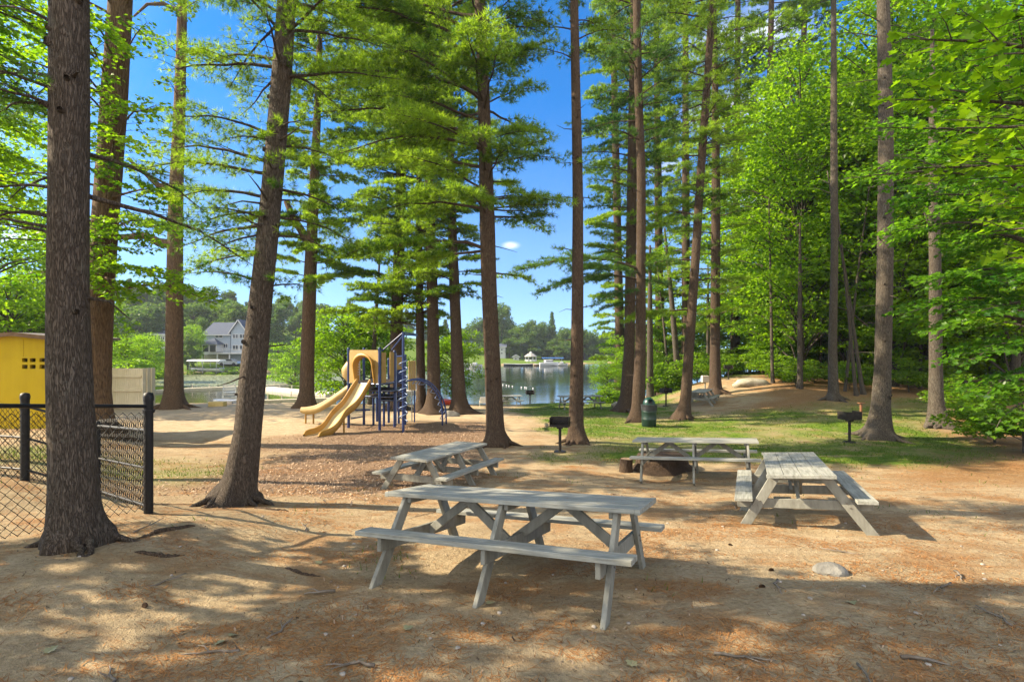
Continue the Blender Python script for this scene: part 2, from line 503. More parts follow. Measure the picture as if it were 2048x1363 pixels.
XX, YY = np.meshgrid(GX, GY)
ZZ = gz(XX, YY)
gmb = MB()
gi, gj = len(GY), len(GX)
ii = np.arange(gi - 1)[:, None]; jj = np.arange(gj - 1)[None]
aa = ii * gj + jj
gmb.add(np.stack([XX, YY, ZZ], -1).reshape(-1, 3), np.stack([aa, aa + 1, aa + gj + 1, aa + gj], -1).reshape(-1, 4))

m = NM("ground"); pos = m.coord()
zone = m.attr('zone', 'Color'); sep = m.n('ShaderNodeSeparateColor'); m.l(zone, sep.inputs[0])
big = m.noise(pos, .55, 6, .6); med = m.noise(pos, 2.6, 7, .65); fine = m.noise(pos, 22, 5, .7); grit = m.noise(pos, 95, 3, .6)
dirt = m.ramp(m.math('ADD', m.math('MULTIPLY', med, .45), m.math('MULTIPLY', fine, .55)),
              [(.28, (.12, .086, .048)), (.42, (.25, .185, .108)), (.56, (.345, .265, .160)), (.76, (.48, .385, .255))])
dirt = m.mix(m.mr(grit, .62, .72, 0, .55), dirt, (.50, .44, .36))
# drifts of fallen needles, streaky
ps = m.coord((.75, 1.25, 1)); ns = m.noise(ps, 1.15, 9, .68, .6)
nd = m.math('MULTIPLY', m.mr(ns, .495, .585), m.mr(fine, .30, .52, .35, 1.0))
strk = m.noise(m.coord((14, 40, 10)), 2.2, 4, .65, 1.2)
ndl = m.ramp(strk, [(.32, (.11, .055, .024)), (.5, (.245, .128, .052)), (.68, (.37, .23, .11))])
col = m.mix(m.math('MULTIPLY', nd, .72), dirt, ndl)
# dry brown litter under the wood
lit = m.ramp(m.math('ADD', m.math('MULTIPLY', strk, .5), m.math('MULTIPLY', fine, .5)), [(.35, (.09, .05, .022)), (.5, (.235, .128, .055)), (.66, (.36, .235, .125))])
col = m.mix(m.math('MULTIPLY', sep.outputs[2], m.mr(med, .34, .5, .45, 1.)), col, lit)
# pale sand towards the beach (alpha channel is the attribute's own factor)
sand = m.ramp(m.math('ADD', m.math('MULTIPLY', med, .5), m.math('MULTIPLY', fine, .5)), [(.3, (.29, .21, .125)), (.6, (.44, .345, .225))])
col = m.mix(m.math('MULTIPLY', m.attr('sand'), m.mr(med, .3, .5, .6, 1.)), col, sand)
# wood chips
vo = m.n('ShaderNodeTexVoronoi', i_Scale=55.0); m.l(m.coord((1, 1.3, 1)), vo.inputs['Vector'])
vs = m.n('ShaderNodeSeparateColor'); m.l(vo.outputs['Color'], vs.inputs[0])
chip = m.ramp(vs.outputs[0], [(0., (.20, .125, .075)), (.35, (.31, .205, .13)), (.7, (.39, .27, .175)), (1., (.50, .37, .26))])
chip = m.mix(m.mr(vo.outputs['Distance'], .25, .6, 0, .75), chip, (.12, .07, .045))
chip = m.mix(m.mr(big, .42, .62, 0, .45), chip, (.22, .13, .075))
col = m.mix(m.math('MULTIPLY', sep.outputs[1], .92), col, chip)
# grass
gn = m.noise(m.coord((1, 1, 1)), 7, 8, .75)
grs = m.ramp(gn, [(.3, (.030, .070, .008)), (.5, (.080, .140, .012)), (.7, (.19, .23, .035))])
gm = m.math('MULTIPLY', sep.outputs[0], m.mr(m.noise(pos, 1.3, 8, .72), .31, .52))
col = m.mix(m.math('MINIMUM', m.math('MULTIPLY', gm, 1.1), 1.0), col, grs)
hgt = m.math('ADD', m.math('MULTIPLY', fine, .8), m.math('ADD', m.math('MULTIPLY', grit, .35), m.math('MULTIPLY', med, .9)))
hgt = m.math('ADD', hgt, m.math('MULTIPLY', m.math('MULTIPLY', sep.outputs[1], m.math('SUBTRACT', 1.0, vo.outputs['Distance'])), .8))
M_ground = m.done(col, .95, m.bump(hgt, .85, .045), .12)
ground = gmb.build('ground', M_ground, smooth=True)
tag(ground, kind='structure')
gr_, mu_, sa_, li_ = zone_masks(XX, YY)
at = ground.data.attributes.new('zone', 'FLOAT_COLOR', 'POINT')
at.data.foreach_set('color', np.stack([gr_, mu_, li_, np.ones_like(gr_)], -1).astype(np.float32).ravel())
at = ground.data.attributes.new('sand', 'FLOAT', 'POINT')
at.data.foreach_set('value', sa_.astype(np.float32).ravel())

m = NM("lake water")
v = m.coord((.35, 1.0, 1))
wav = m.math('ADD', m.noise(v, .9, 4, .55), m.math('MULTIPLY', m.noise(v, 4.5, 3, .5), .35))
calm = m.noise(m.coord((.05, .16, 1)), .7, 3, .5)
b = m.n('ShaderNodeBump', i_Distance=.06); m.l(wav, b.inputs['Height']); m.l(m.mr(calm, .35, .65, .10, .34), b.inputs['Strength'])
shal = m.n('ShaderNodeSeparateXYZ'); m.l(m.coord(), shal.inputs[0])
wc = m.mix(m.mr(shal.outputs[1], 46, 66, 1, 0), (.012, .022, .018), (.085, .075, .018))
M_water = m.done(wc, .06, b.outputs[0], .5)
lk = MB(); lk.add([(-900, 40, LAKE_Z), (900, 40, LAKE_Z), (900, 260, LAKE_Z), (-900, 260, LAKE_Z)], [(0, 1, 2, 3)])
tag(lk.build('lake_water', M_water), kind='structure')

# ------------------------------------------------------------------ foliage engine
def frames(X, N):
    X = X / (np.linalg.norm(X, axis=1)[:, None] + 1e-9)
    Y = np.cross(N, X); Y /= (np.linalg.norm(Y, axis=1)[:, None] + 1e-9)
    return np.stack([X, Y, np.cross(X, Y)], 2)

def scatter(mb, TV, TF, pos, X, N, scale, tints, off_t=0.):
    """copy a small leaf template to many places; returns nothing, fills mb and the tint list"""
    if len(pos) == 0: return
    R = frames(X, N)
    k = len(TV)
    V = np.einsum('nij,kj->nki', R, TV) * np.asarray(scale)[:, None, None] + pos[:, None]
    off = (np.arange(len(pos)) * k)[:, None, None]

    FF = (TF[None] + off).reshape(-1, TF.shape[1])
    if TF.shape[1] == 4: mb.add(V.reshape(-1, 3), Q=FF)
    else: mb.add(V.reshape(-1, 3), T=FF)
    t = np.clip(rng.normal(.48, .2, len(pos)) + off_t, 0, 1)
    tints.append(np.repeat(t, k))

def make_tuft(nb, L, w, seed, spread=(.35, 1.05)):
    r = np.random.default_rng(seed); V = []; Fc = []
    for i in range(nb):
        a = 2 * np.pi * (i + r.uniform(-.3, .3)) / nb; t = r.uniform(*spread); l = L * r.uniform(.75, 1.15)
        d = np.array([np.cos(t), np.sin(t) * np.cos(a), np.sin(t) * np.sin(a)])
        p = np.cross(d, r.normal(size=3)); p /= np.linalg.norm(p)
        b = len(V); V += [p * w * .5, -p * w * .5, d * l]; Fc.append((b, b + 1, b + 2))
    return np.array(V), np.array(Fc)

TUFT = make_tuft(10, .165, .017, 1)
TUFT_NEAR = make_tuft(15, .115, .0065, 6)
TUFT_FAR = make_tuft(7, .21, .038, 2)
# leaves lie along +X from the stalk, folded a little along the midrib
LEAF = (np.array([(0, 0, 0), (.45, .40, .10), (1, 0, -.06), (.45, -.40, .10)]), np.array([(0, 2, 1), (0, 3, 2)]))
_half = [(0.0, .03), (-.10, .30), (.12, .33), (.10, .62), (.33, .50), (.46, .60), (.55, .26), (.80, .30), (.84, .14), (1.05, 0)]
_mv = [(.22, 0, 0)] + [(x, y, abs(y) * .22 - .08 * x * x) for x, y in _half] + [(x, -y, abs(y) * .22 - .08 * x * x) for x, y in _half[-2::-1]]
MAPLE = (np.array(_mv), np.array([(0, i, i + 1) for i in range(1, len(_mv) - 1)] + [(0, len(_mv) - 1, 1)])[:, ::-1])
_h2 = [(0, 0), (-.02, .34), (.26, .30), (.42, .52), (.60, .20), (1, 0)]
_mv = [(x, y, abs(y) * .25 - .06 * x) for x, y in _h2] + [(x, -y, abs(y) * .25 - .06 * x) for x, y in _h2[-2:0:-1]]
_mm = np.vstack([[(.3, 0, 0)], _mv])
MAPLE_MID = (_mm, np.array([(0, i, i % (len(_mm) - 1) + 1) for i in range(1, len(_mm))])[:, ::-1])

def make_limb(L, kind, seed):
    """a limb of length L along +X with flat side twigs: organ positions / directions and wood"""
    r = np.random.default_rng(seed)
    pine = kind == 'pine'
    m_ = 9; t = np.linspace(0, 1, m_)
    wob = np.cumsum(r.normal(0, .012, (m_, 2)), 0) * L; wob[0] = 0
    main = np.stack([t * L, wob[:, 0], wob[:, 1] * .6 + L * (.07 if pine else .10) * np.sin(np.pi * t)], 1)
    at = lambda q: np.array([np.interp(q, t, main[:, k]) for k in range(3)])
    wood = [(main, np.interp(t, [0, 1], [.010 + .011 * L, .004]), 5)]
    pos = []; dr = []
    def organs(p0, d, l, start, sp):
        s = np.arange(start, l + 1e-6, sp)
        if len(s) == 0: s = np.array([l])
        q = p0 + d * s[:, None]; q[:, 2] += -.10 * s ** 2 + r.normal(0, .018, len(s)); q[:, :2] += r.normal(0, .02, (len(s), 2))
        pos.append(q)
        if pine: e = d + r.normal(0, .28, (len(s), 3)) + (0, 0, .22)
        else:
            sd = np.where(np.arange(len(s)) % 2, 1, -1)[:, None]; pr = np.array([-d[1], d[0], 0])
            e = d * .55 + sd * pr * .75 + r.normal(0, .25, (len(s), 3)) + (0, 0, -.28)
        dr.append(e)
        return q
    sp = .105 if pine else .17
    ts = np.arange(.22 if L > 1.5 else .08, .99, sp / L)
    for k, q in enumerate(ts):
        side = 1 if k % 2 else -1
        ang = math.radians((62 if pine else 58) - 26 * q + r.normal(0, 9))
        l = ((.40 * L * (1 - q) ** .8 + .20) if pine else (.50 * L * (1 - q) ** .7 + .18)) * r.uniform(.6, 1.15)
        l = min(l, 1.7) * (1 if q > .32 or pine else .8)
        d = np.array([math.cos(ang), side * math.sin(ang), r.normal(.03, .10)]); d /= np.linalg.norm(d)
        p0 = at(q)
        st = .22 * l if pine else .18 * l
        organs(p0, d, l, st, .062 if pine else .085)
        e = p0 + d * l; e[2] -= .1 * l * l
        if l > .25: wood.append((np.stack([p0, (p0 + e) / 2 + (0, 0, .02), e]), np.array([.004 + .005 * l, .004, .002]), 3))
        if l > .45:
            for u in np.arange(.3 * l, l * .95, .19 if pine else .24):
                for sg in (-1, 1):
                    if r.random() < .25: continue
                    a2 = ang * side + sg * math.radians(r.uniform(35, 60)); l2 = (.16 + .22 * (1 - u / l) * l) * r.uniform(.6, 1.2)
                    d2 = np.array([math.cos(a2), math.sin(a2), r.normal(.03, .12)])
                    pp = p0 + d * u; pp[2] -= .1 * u * u
                    organs(pp, d2, l2, .06, .065 if pine else .09)
    organs(at(.72), (at(1) - at(.72)) / (.28 * L), .28 * L, .0, .06)
    return dict(L=L, pos=np.vstack(pos), dir=np.vstack(dr), wood=wood)

def wood_mesh(wood, minr=0.0):
    mb = MB()
    for pts, rad, n in wood: mb.tube(pts, rad, n, caps=False)
    return np.vstack(mb.V), np.vstack(mb.Q)

LIMBS = {'pine': [], 'leaf': []}
for kd in LIMBS:
    for k, L in enumerate([.7, .9, 1.3, 1.6, 2.0, 2.4, 2.9, 3.4, 4.0, 4.8, 5.6]):
        tm = make_limb(L, kd, 100 + k * 7 + (500 if kd == 'leaf' else 0))
        tm['wm'] = wood_mesh(tm['wood'])
        LIMBS[kd].append(tm)

class Tree:
    """a tree under construction: trunk and limb wood in one mesh, leaves or needle tufts in another"""
    def __init__(s, base, kind='pine', organ=None, osize=(1, 1), thin=1.0):
        s.base = np.asarray(base, float); s.kind = kind; s.wood = MB(); s.pos = []; s.dir = []; s.up = []; s.organ = organ; s.osize = osize; s.thin = thin
    def trunk(s, pts, rad, n=20, flare=1.6, lump=.06, seed=0, fh=.9, lobes=5, roots=False):
        """smooth spine through pts with radii, root flare and an uneven outline"""
        pts = np.asarray(pts, float); rad = np.asarray(rad, float)
        seg = np.concatenate([[0], np.cumsum(np.linalg.norm(np.diff(pts, axis=0), axis=1))])
        tt = np.concatenate([np.linspace(0, min(1.6, seg[-1] * .5), 18)[:-1], np.arange(min(1.6, seg[-1] * .5), seg[-1], .35), [seg[-1]]])
        sp = np.stack([np.interp(tt, seg, pts[:, k]) for k in range(3)], 1)
        for _ in range(6): sp[1:-1] = .25 * sp[:-2] + .5 * sp[1:-1] + .25 * sp[2:]
        rr = np.interp(tt, seg, rad)
        r = np.random.default_rng(seed + 5); ph = r.uniform(0, 6.28, 6)
        lob = r.uniform(.5, 1.3, lobes); la = np.sort(r.uniform(0, 6.28, lobes) * .35 + np.arange(lobes) / lobes * 6.28)
        nz = r.normal(0, 1, (len(tt), n))
        for _ in range(2): nz = (nz + np.roll(nz, 1, 1) * .6 + np.roll(nz, -1, 1) * .6) / 2.2
        nz = (nz + np.roll(nz, 1, 0) + np.roll(nz, -1, 0)) / 3
        s.spine = sp; s.rad = rr
        def shape(i, ang):
            h = tt[i]; f = math.exp(-(max(h, 0) / (fh * .33)) ** 1.0)
            e = sum(lob[k] * np.exp(-(np.angle(np.exp(1j * (ang - la[k]))) / .38) ** 2) for k in range(lobes))
            return 1 + (flare - 1) * f * (.35 + .95 * e) + lump * (np.sin(2 * ang + ph[0] + h * .35) * .5 + np.sin(3 * ang + ph[1] - h * .5) * .4) + nz[i] * lump * .35
        for k in range(lobes if roots else 0):      # surface roots running out from the flare
            q = np.random.default_rng(seed * 31 + k); r0 = rr[0]; ln = r0 * q.uniform(.9, 1.6) * (1 + (flare - 1) * .5); a_ = la[k]
            w_ = np.linspace(0, 1, 8); a2 = a_ + np.cumsum(q.normal(0, .09, 8)); d_ = r0 * .35 + (ln + r0 * .4) * w_
            x_ = sp[0, 0] + np.cos(a2) * d_; y_ = sp[0, 1] + np.sin(a2) * d_
            z_ = gz(x_, y_) + np.interp(w_, [0, .25, .6, 1], [.22, .11, .035, -.05]) * min(1.3, r0 / .22) 
            s.wood.tube(np.stack([x_, y_, z_], 1), np.interp(w_, [0, .3, 1], [.38, .22, .06]) * r0, 8, False)
        sp = sp.copy(); sp[0, 2] -= .35
        s.wood.tube(sp, rr, n, True, shape=shape)
        return s
    def at(s, h):
        """spine point and radius at height h above the base"""
        z = s.spine[:, 2] - s.base[2]
        return np.array([np.interp(h, z, s.spine[:, k]) for k in range(3)]), float(np.interp(h, z, s.rad))
    def limb(s, o, vec, leaves=1.0, roll=None, bare=False):
        o = np.asarray(o, float); vec = np.asarray(vec, float); L = np.linalg.norm(vec)
        T = LIMBS[s.kind]
        cand = sorted(range(len(T)), key=lambda k: abs(math.log(T[k]['L'] / L)))
        t = T[cand[0] if rng.random() < .65 else cand[1]]
        sc = L / t['L']; x = vec / L
        z = np.array([0, 0, 1.0]); 
        z = z - x * x[2]
        if np.linalg.norm(z) < .2: z = np.array([1.0, 0, 0]) - x * x[0]
        z /= np.linalg.norm(z); y = np.cross(z, x)
        a = rng.normal(0, .18) if roll is None else roll
        y, z = y * math.cos(a) + z * math.sin(a), z * math.cos(a) - y * math.sin(a)
        fl = 1 if rng.random() < .5 else -1
        R = np.stack([x, y * fl, z * 1.0], 1)
        wv, wq = t['wm']
        s.wood.add(wv * sc @ R.T + o, wq if fl > 0 else wq[:, ::-1])
        if bare: return
        keep = rng.random(len(t['pos'])) < leaves * s.thin
        s.pos.append((t['pos'] * sc)[keep] @ R.T + o); s.dir.append(t['dir'][keep] @ R.T); s.up.append(np.full(int(keep.sum()), rng.normal(0, .20)))
    def stick(s, pts, r0, r1=.006, n=5):
        s.wood.tube(np.asarray(pts, float), np.linspace(r0, r1, len(pts)), n, caps=False)
    def build(s, name, label, cat, bark, leaf, group=None, parts=True):
        root = thing(name, label, cat, s.base, group=group)
        if s.wood.V:
            s.wood.build('trunk', bark, root, smooth=True, loc=s.base).location = (0, 0, 0)
        if s.pos:
            pos = np.vstack(s.pos); dr = np.vstack(s.dir)
            mb = MB(); tints = []
            if s.kind == 'pine': N = rng.normal(size=pos.shape)
            else: N = rng.normal(0, .42, pos.shape) + (0, 0, 1)
            scatter(mb, s.organ[0], s.organ[1], pos, dr, N, rng.uniform(*s.osize, len(pos)), tints, np.concatenate(s.up))
            mb.build('crown', leaf, root, tint=np.concatenate(tints), loc=s.base).location = (0, 0, 0)
        return root

# needle and leaf greens, bark
M_pine = leaf_mat('pine needles', (.028, .074, .010), (.190, .285, .024), 2.6, .48, .015)
M_pine_dark = leaf_mat('dark pine needles', (.018, .056, .018), (.080, .155, .034), 2.1, .44, .015)
M_pine_far = leaf_mat('far needles', (.024, .066, .020), (.110, .190, .04), 2.0, .4, .015)
M_maple = leaf_mat('maple leaves', (.036, .100, .006), (.175, .285, .010), 2.5, .54, .015)
M_maple_deep = leaf_mat('deep green maple leaves', (.020, .075, .008), (.092, .195, .013), 2.3, .54, .018)  # deeper green than the plain maple leaves
M_oak = leaf_mat('oak leaves', (.035, .085, .010), (.14, .215, .018), 2.2, .5, .015)
M_far = leaf_mat('far leaves', (.032, .085, .020), (.125, .195, .038), 1.8, .42, .02)
M_shrub = leaf_mat('shrub leaves', (.040, .102, .008), (.165, .265, .016), 2.3, .5, .015)
B_pine = bark_mat('pine bark', (.034, .023, .016), (.084, .058, .040), (.132, .102, .078), .13, 34, .8, .02)
B_oak = bark_mat('oak bark', (.042, .026, .016), (.135, .086, .050), (.21, .15, .098), .10, 26, .8, .03)
B_grey = bark_mat('grey bark', (.030, .025, .020), (.080, .067, .052), (.145, .130, .110), .22, 26, .5, .012)
B_near = bark_mat('near pine bark', (.040, .032, .026), (.110, .088, .070), (.17, .148, .125), .15, 44, .9, .03)
# ------------------------------------------------------------------ the trees one can tell apart
def trunk_px(t, d, pts, **kw):
    """spine given as (px, py, width px) at distance d"""
    sp = [t.base] + [P(p[0], p[1], d) for p in pts[1:]]
    c = 1 / math.hypot(1, (pts[0][0] - CX) / F)      # a round trunk far off the axis images wider than it is
    kw.setdefault('roots', d < 35)
    t.trunk(sp, [p[2] / 2 / F * d * c for p in pts], **kw)

def extend(pts, to):
    """carry the spine on above the frame to height py = to, thinning"""
    (x0, y0, w0), (x1, y1, w1) = pts[-2], pts[-1]
    k = (x1 - x0) / (y1 - y0) * .6
    return pts + [(x1 + k * (to - y1), to, max(5, w1 * .35))]

def whorls(t, h0, h1, step, nper, Lf, pitch=(.0, .25), leaves=1.0, jit=.25, azs=None):
    """rings of boughs up the trunk; Lf(height, azimuth) gives the reach, 0 leaves it out"""
    h = h0
    while h < h1:
        n = max(1, int(round(rng.normal(nper, .7)))); a0 = rng.uniform(0, 6.28)
        for k in range(n):
            az = a0 + 6.283 * k / n + rng.normal(0, .25); hh = h + rng.normal(0, jit * step)
            L = Lf(hh, az) * rng.uniform(.65, 1.1)
            if L < .35: continue
            o, r = t.at(hh); e = rng.uniform(*pitch)
            t.limb(o, np.array([math.cos(az) * math.cos(e), math.sin(az) * math.cos(e), math.sin(e)]) * L, leaves)
        h += step * rng.uniform(.8, 1.2)

def stubs(t, h0, h1, n, L=(.15, .8)):
    """short dead snags"""
    for _ in range(n):
        h = rng.uniform(h0, h1); o, r = t.at(h); az = rng.uniform(0, 6.28); l = rng.uniform(*L)
        d = np.array([math.cos(az), math.sin(az), rng.uniform(-.3, .25)])
        t.stick([o + d * r * .7, o + d * (r + l * .5) + (0, 0, rng.normal(0, .03)), o + d * (r + l) + (0, 0, rng.normal(-.03, .06))], rng.uniform(.012, .022), .004)

def knots(t, h0, h1, n):
    """old branch scars: short open collars facing mostly the lit and the camera side"""
    for _ in range(n):
        h = rng.uniform(h0, h1); o, r = t.at(h); az = rng.uniform(3.4, 6.0); d = np.array([math.cos(az), math.sin(az), .1])
        q = rng.uniform(.6, 1.3)
        t.stick([o + d * r * .8, o + d * (r + .012), o + d * (r + .030)], .040 * q, .026 * q, 8)

def lr(left, right, depth=None):
    """reach to the left, right and in depth"""
    dp = depth if depth is not None else (left + right) / 2
    def f(az):
        c, s_ = math.cos(az), math.sin(az)
        sd = right if c > 0 else left
        return math.hypot(sd * c, dp * s_)
    return f

def hpy(t, d, py):
    return CZ + (YH - py) / F * d - t.base[2]

def pine(name, label, d, pts, topy, rings=(), explicit=(), bark=None, leaf=None, far=False, nst=8, n=18, flare=1.7, lump=.05, seed=0, thin=1.0, fh=.7, group=None, cat='tree', osz=None, lobes=5):
    t = Tree(GP(pts[0][0], d), 'pine', TUFT_FAR if far else (TUFT_NEAR if d < 10 else TUFT), osz or ((.85, 1.35) if not far and d > 10 else (.8, 1.2)), thin * (1 if d < 10 else .60))
    trunk_px(t, d, extend(pts, topy), n=n, flare=flare, lump=lump, seed=seed, fh=fh, lobes=lobes)
    for (py0, py1, step, nper, reach, kw) in rings:
        h0, h1 = hpy(t, d, py0), hpy(t, d, py1)
        whorls(t, h0, h1, step, nper, (lambda h, az, f=reach: f(az)), **kw)
    for (py, dx, dy, dz, lv) in explicit:            # metres from the trunk
        o, r = t.at(hpy(t, d, py))
        if lv < 0: t.limb(o, (dx, dy, dz), bare=True)
        else: t.limb(o, (dx, dy, dz), lv)
    if nst: stubs(t, 2.0, hpy(t, d, 0), nst)
    if d < 21: knots(t, 1.2, hpy(t, d, 0), 9 if d < 10 else 16)
    return t.build(name, label, cat, bark or B_pine, leaf or M_pine, group)

# two trunks close on the left and the leaning one beside them
pine('pine_tree', 'thickest dark pine trunk, standing in front of the black fence with flared roots', 5.0,
     [(150, 1100, 104), (148, 1040, 104), (147, 930, 101), (140, 783, 95), (132, 600, 87), (138, 420, 84), (138, 0, 82)], -1500,
     rings=[(-560, -1450, .7, 3, lr(2.2, 1.8), dict(pitch=(-.05, .25)))],
     explicit=[(215, -1.2, .5, .12, .9), (195, -.9, -.5, .10, .7), (70, -1.1, .3, .45, -1), (165, -1.0, .1, .08, -1), (222, -.9, -.2, .12, -1), (350, -.9, .3, -.15, -1), (385, -1.1, .15, .02, -1), (440, -1.1, .2, .0, -1), (500, -1.0, .5, .3, -1), (300, .6, 1.2, -.25, .35), (380, 1.1, 1.3, -.55, .25)],
     bark=B_near, leaf=M_pine_dark, n=52, flare=1.9, lump=.05, seed=3, nst=5, fh=.5, lobes=5)
pine('pine_tree', 'pine leaning to the right, dark trunk between the black gate post and the playground', 8.2,
     [(468, 1003, 80), (479, 970, 72), (496, 860, 58), (509, 700, 55), (516, 660, 52), (525, 560, 48), (541, 420, 46), (560, 200, 44), (575, 0, 41)], -1200,
     rings=[(560, 240, .55, 2.2, lr(1.2, 1.2, 1.0), dict(pitch=(-.25, .15), leaves=.8)), (150, -300, .55, 3.6, lr(2.0, 2.0, 1.4), dict(pitch=(-.15, .2))), (-320, -1100, .9, 2.4, lr(1.6, 1.4), dict(pitch=(-.1, .2)))],
     explicit=[(325, -2.1, .4, .25, 1), (350, -1.9, -.3, -.05, .9), (430, -1.5, .5, -.1, .9), (470, -1.1, .2, -.3, .7), (270, -1.5, -.3, .15, 1), (395, -1.7, .2, .05, 1), (450, -1.9, .6, -.3, .9), (510, -1.0, -.3, -.3, .8), (40, -1.0, .3, -.9, .5), (120, -1.6, .6, .2, 1), (30, -1.4, -.2, .35, 1), (-30, -1.9, .5, -.1, 1), (430, 1.2, .6, -.35, 1), (380, 1.3, -.2, -.5, .8), (470, .9, .5, -.2, .9), (60, 1.5, .6, .1, 1)],
     bark=B_near, n=40, flare=2.0, lump=.045, seed=9, nst=10, fh=.5)
# trunk with long boughs in the middle
pine('pine_tree', 'tall pine whose long leafy boughs spread over the playground, trunk right of the slides', 16.5,
     [(993, 892, 44), (990, 860, 37), (988, 800, 34), (984, 700, 31), (979, 600, 30), (975, 450, 30), (969, 250, 25), (960, 0, 23)], -700,
     rings=[(430, -300, .68, 4.2, lr(5.2, 2.5, 3.2), dict(pitch=(-.12, .22))), (-320, -650, .9, 3.5, lr(3.0, 2.2, 2.4), dict(pitch=(-.1, .2)))],
     explicit=[(500, -4.8, -1.0, -.75, 1), (500, -3.6, .8, -.9, .9), (545, 1.6, 1.0, -.3, .6), (400, 2.6, -.4, -.2, 1), (420, 2.2, .6, -.1, 1), (330, 2.5, .2, .2, 1), (290, -5.6, -.5, .6, 1), (195, -6.0, -.3, .15, 1), (200, -5.0, .9, .9, 1), (300, -5.2, .8, -.1, 1), (150, -5.0, -1.2, 1.9, 1), (60, 2.2, .3, .7, 1), (150, 2.3, -.3, .9, .9)],
     seed=14, nst=6, n=22, flare=1.7, thin=.8)
pine('pine_tree', 'slim straight pine rising behind the nearest barbecue grill', 17.0,
     [(1153, 884, 38), (1152, 850, 30), (1153, 760, 26), (1155, 600, 23), (1156, 380, 21), (1152, 200, 19), (1148, 0, 17)], -600,
     rings=[(-20, -580, .6, 4, lr(2.2, 2.2), dict(pitch=(-.05, .25)))],
     explicit=[(60, -1.6, .3, .3, .8), (80, 1.5, -.2, .2, .8), (100, .7, .5, .1, .8), (120, -1.2, -.6, .0, .7), (332, .5, -.4, .1, .5), (330, -.6, .2, .1, .4), (395, .9, .4, -.1, .5), (400, -.7, -.2, .0, .5), (505, -.8, .2, .15, .4), (40, 1.0, 1.2, .4, .9)],
     seed=21, nst=9, n=20, flare=1.7, lump=.06)
# the pair by the litter bin, the leaning one and its neighbour
pine('pine_tree', 'left one of the two dark pines standing close together behind the litter bin', 28.0,
     [(1250, 824, 34), (1253, 790, 26), (1259, 700, 23), (1264, 350, 19), (1264, 190, 13), (1266, 0, 11)], -350,
     rings=[(520, -330, .95, 3.4, lr(3.4, 2.6, 2.6), dict(pitch=(-.1, .2), leaves=.6))], seed=31, n=16, nst=8)
pine('pine_tree', 'right one of the two dark pines, trunk touching the litter bin', 23.3,
     [(1274, 845, 34), (1276, 815, 27), (1281, 700, 22), (1283, 350, 18), (1277, 200, 16), (1273, 0, 15)], -450,
     rings=[(280, -430, .85, 3.6, lr(2.6, 2.4, 2.2), dict(pitch=(-.1, .2), leaves=.75))],
     explicit=[(540, -5.6, -1.0, -.35, 1), (545, -3.4, -1.6, -.2, 1), (560, -4.6, .4, -.7, .9), (535, 1.2, -1.0, .1, .9), (560, 1.4, .2, -.35, .9), (575, -2.4, -1.2, -.9, .8), (600, -2.0, .3, -.6, .6)], leaf=M_pine_dark,
     seed=36, n=16, nst=8)
pine('pine_tree', 'pine trunk leaning right, standing alone on the grass right of the litter bin', 24.0,
     [(1365, 840, 32), (1371, 800, 22), (1378, 700, 19), (1391, 520, 18), (1401, 350, 17), (1413, 180, 15), (1425, 0, 13)], -450,
     rings=[(430, -430, 1.0, 3.2, lr(3.2, 2.0, 2.4), dict(pitch=(-.15, .2), leaves=.65))],
     explicit=[(150, 2.4, .4, 1.6, -1), (240, 2.2, .2, .9, -1), (300, 2.0, -.4, .2, -1), (120, -2.6, -.2, -1.5, .4), (520, -3.2, .2, -.5, .9), (620, -3.0, .5, -.6, .8), (560, 1.8, -.5, -.2, .7)],
     seed=42, n=16, nst=16)
pine('pine_tree', 'broad-based pine with the far picnic table standing against its trunk', 31.5,
     [(1431, 801, 36), (1431, 775, 25), (1430, 700, 21), (1431, 520, 19), (1432, 350, 17), (1430, 160, 13), (1428, 0, 10)], -250,
     rings=[(660, -230, 1.0, 3.4, lr(3.2, 2.6, 2.6), dict(pitch=(-.15, .2), leaves=.65))], seed=47, n=16, nst=12)
# right-hand trunks
pine('pine_tree', 'slender pine at the edge of the leafy wood with roots spread in pine straw', 26.5,
     [(1667, 811, 34), (1667, 785, 23), (1665, 700, 19), (1669, 500, 16), (1668, 330, 15), (1667, 0, 11)], -300,
     rings=[(-20, -280, .8, 3.5, lr(2.4, 2.4), dict(pitch=(-.1, .25)))], bark=B_grey, seed=52, n=16, nst=18)
pine('pine_tree', 'tall mottled pine beside the single black grill on the right, roots spreading wide', 18.0,
     [(1757, 856, 62), (1761, 815, 42), (1765, 750, 36), (1771, 500, 33), (1772, 250, 31), (1766, 0, 27)], -600,
     rings=[(-120, -580, .7, 4, lr(2.6, 2.4), dict(pitch=(-.1, .25)))],
     explicit=[(50, -1.4, -.3, .6, -1), (55, 1.0, .4, .2, -1), (100, 1.4, -.3, .5, -1), (75, -1.9, .2, .1, -1), (40, .9, .3, .9, -1), (160, -1.3, .4, .0, -1)], seed=58, n=28, nst=26, flare=1.9, fh=.55, lump=.04, bark=B_grey, lobes=6)
t = Tree(GP(1875, 20.0), 'leaf', MAPLE_MID, (.10, .15))
trunk_px(t, 20.0, extend([(1875, 840, 46), (1873, 810, 35), (1872, 750, 30), (1870, 550, 25), (1867, 360, 22)], 60), n=20, flare=1.9, lump=.09, seed=63)
for h, az, L in [(6.2, .4, 1.6), (7.4, 2.4, 2.0), (8.2, 5.2, 2.2), (9.0, 1.2, 2.4), (9.6, 3.6, 2.5), (10.4, 0, 2.6), (11.2, 4.6, 2.2)]:
    o, r = t.at(h); t.limb(o, (math.cos(az) * L, math.sin(az) * L, .6))
for h in (7.6, 7.2): 
    o, r = t.at(h); t.stick([o, o + (-.25, -.1, .35), o + (-.5, -.15, .9)], .07, .03, 8)
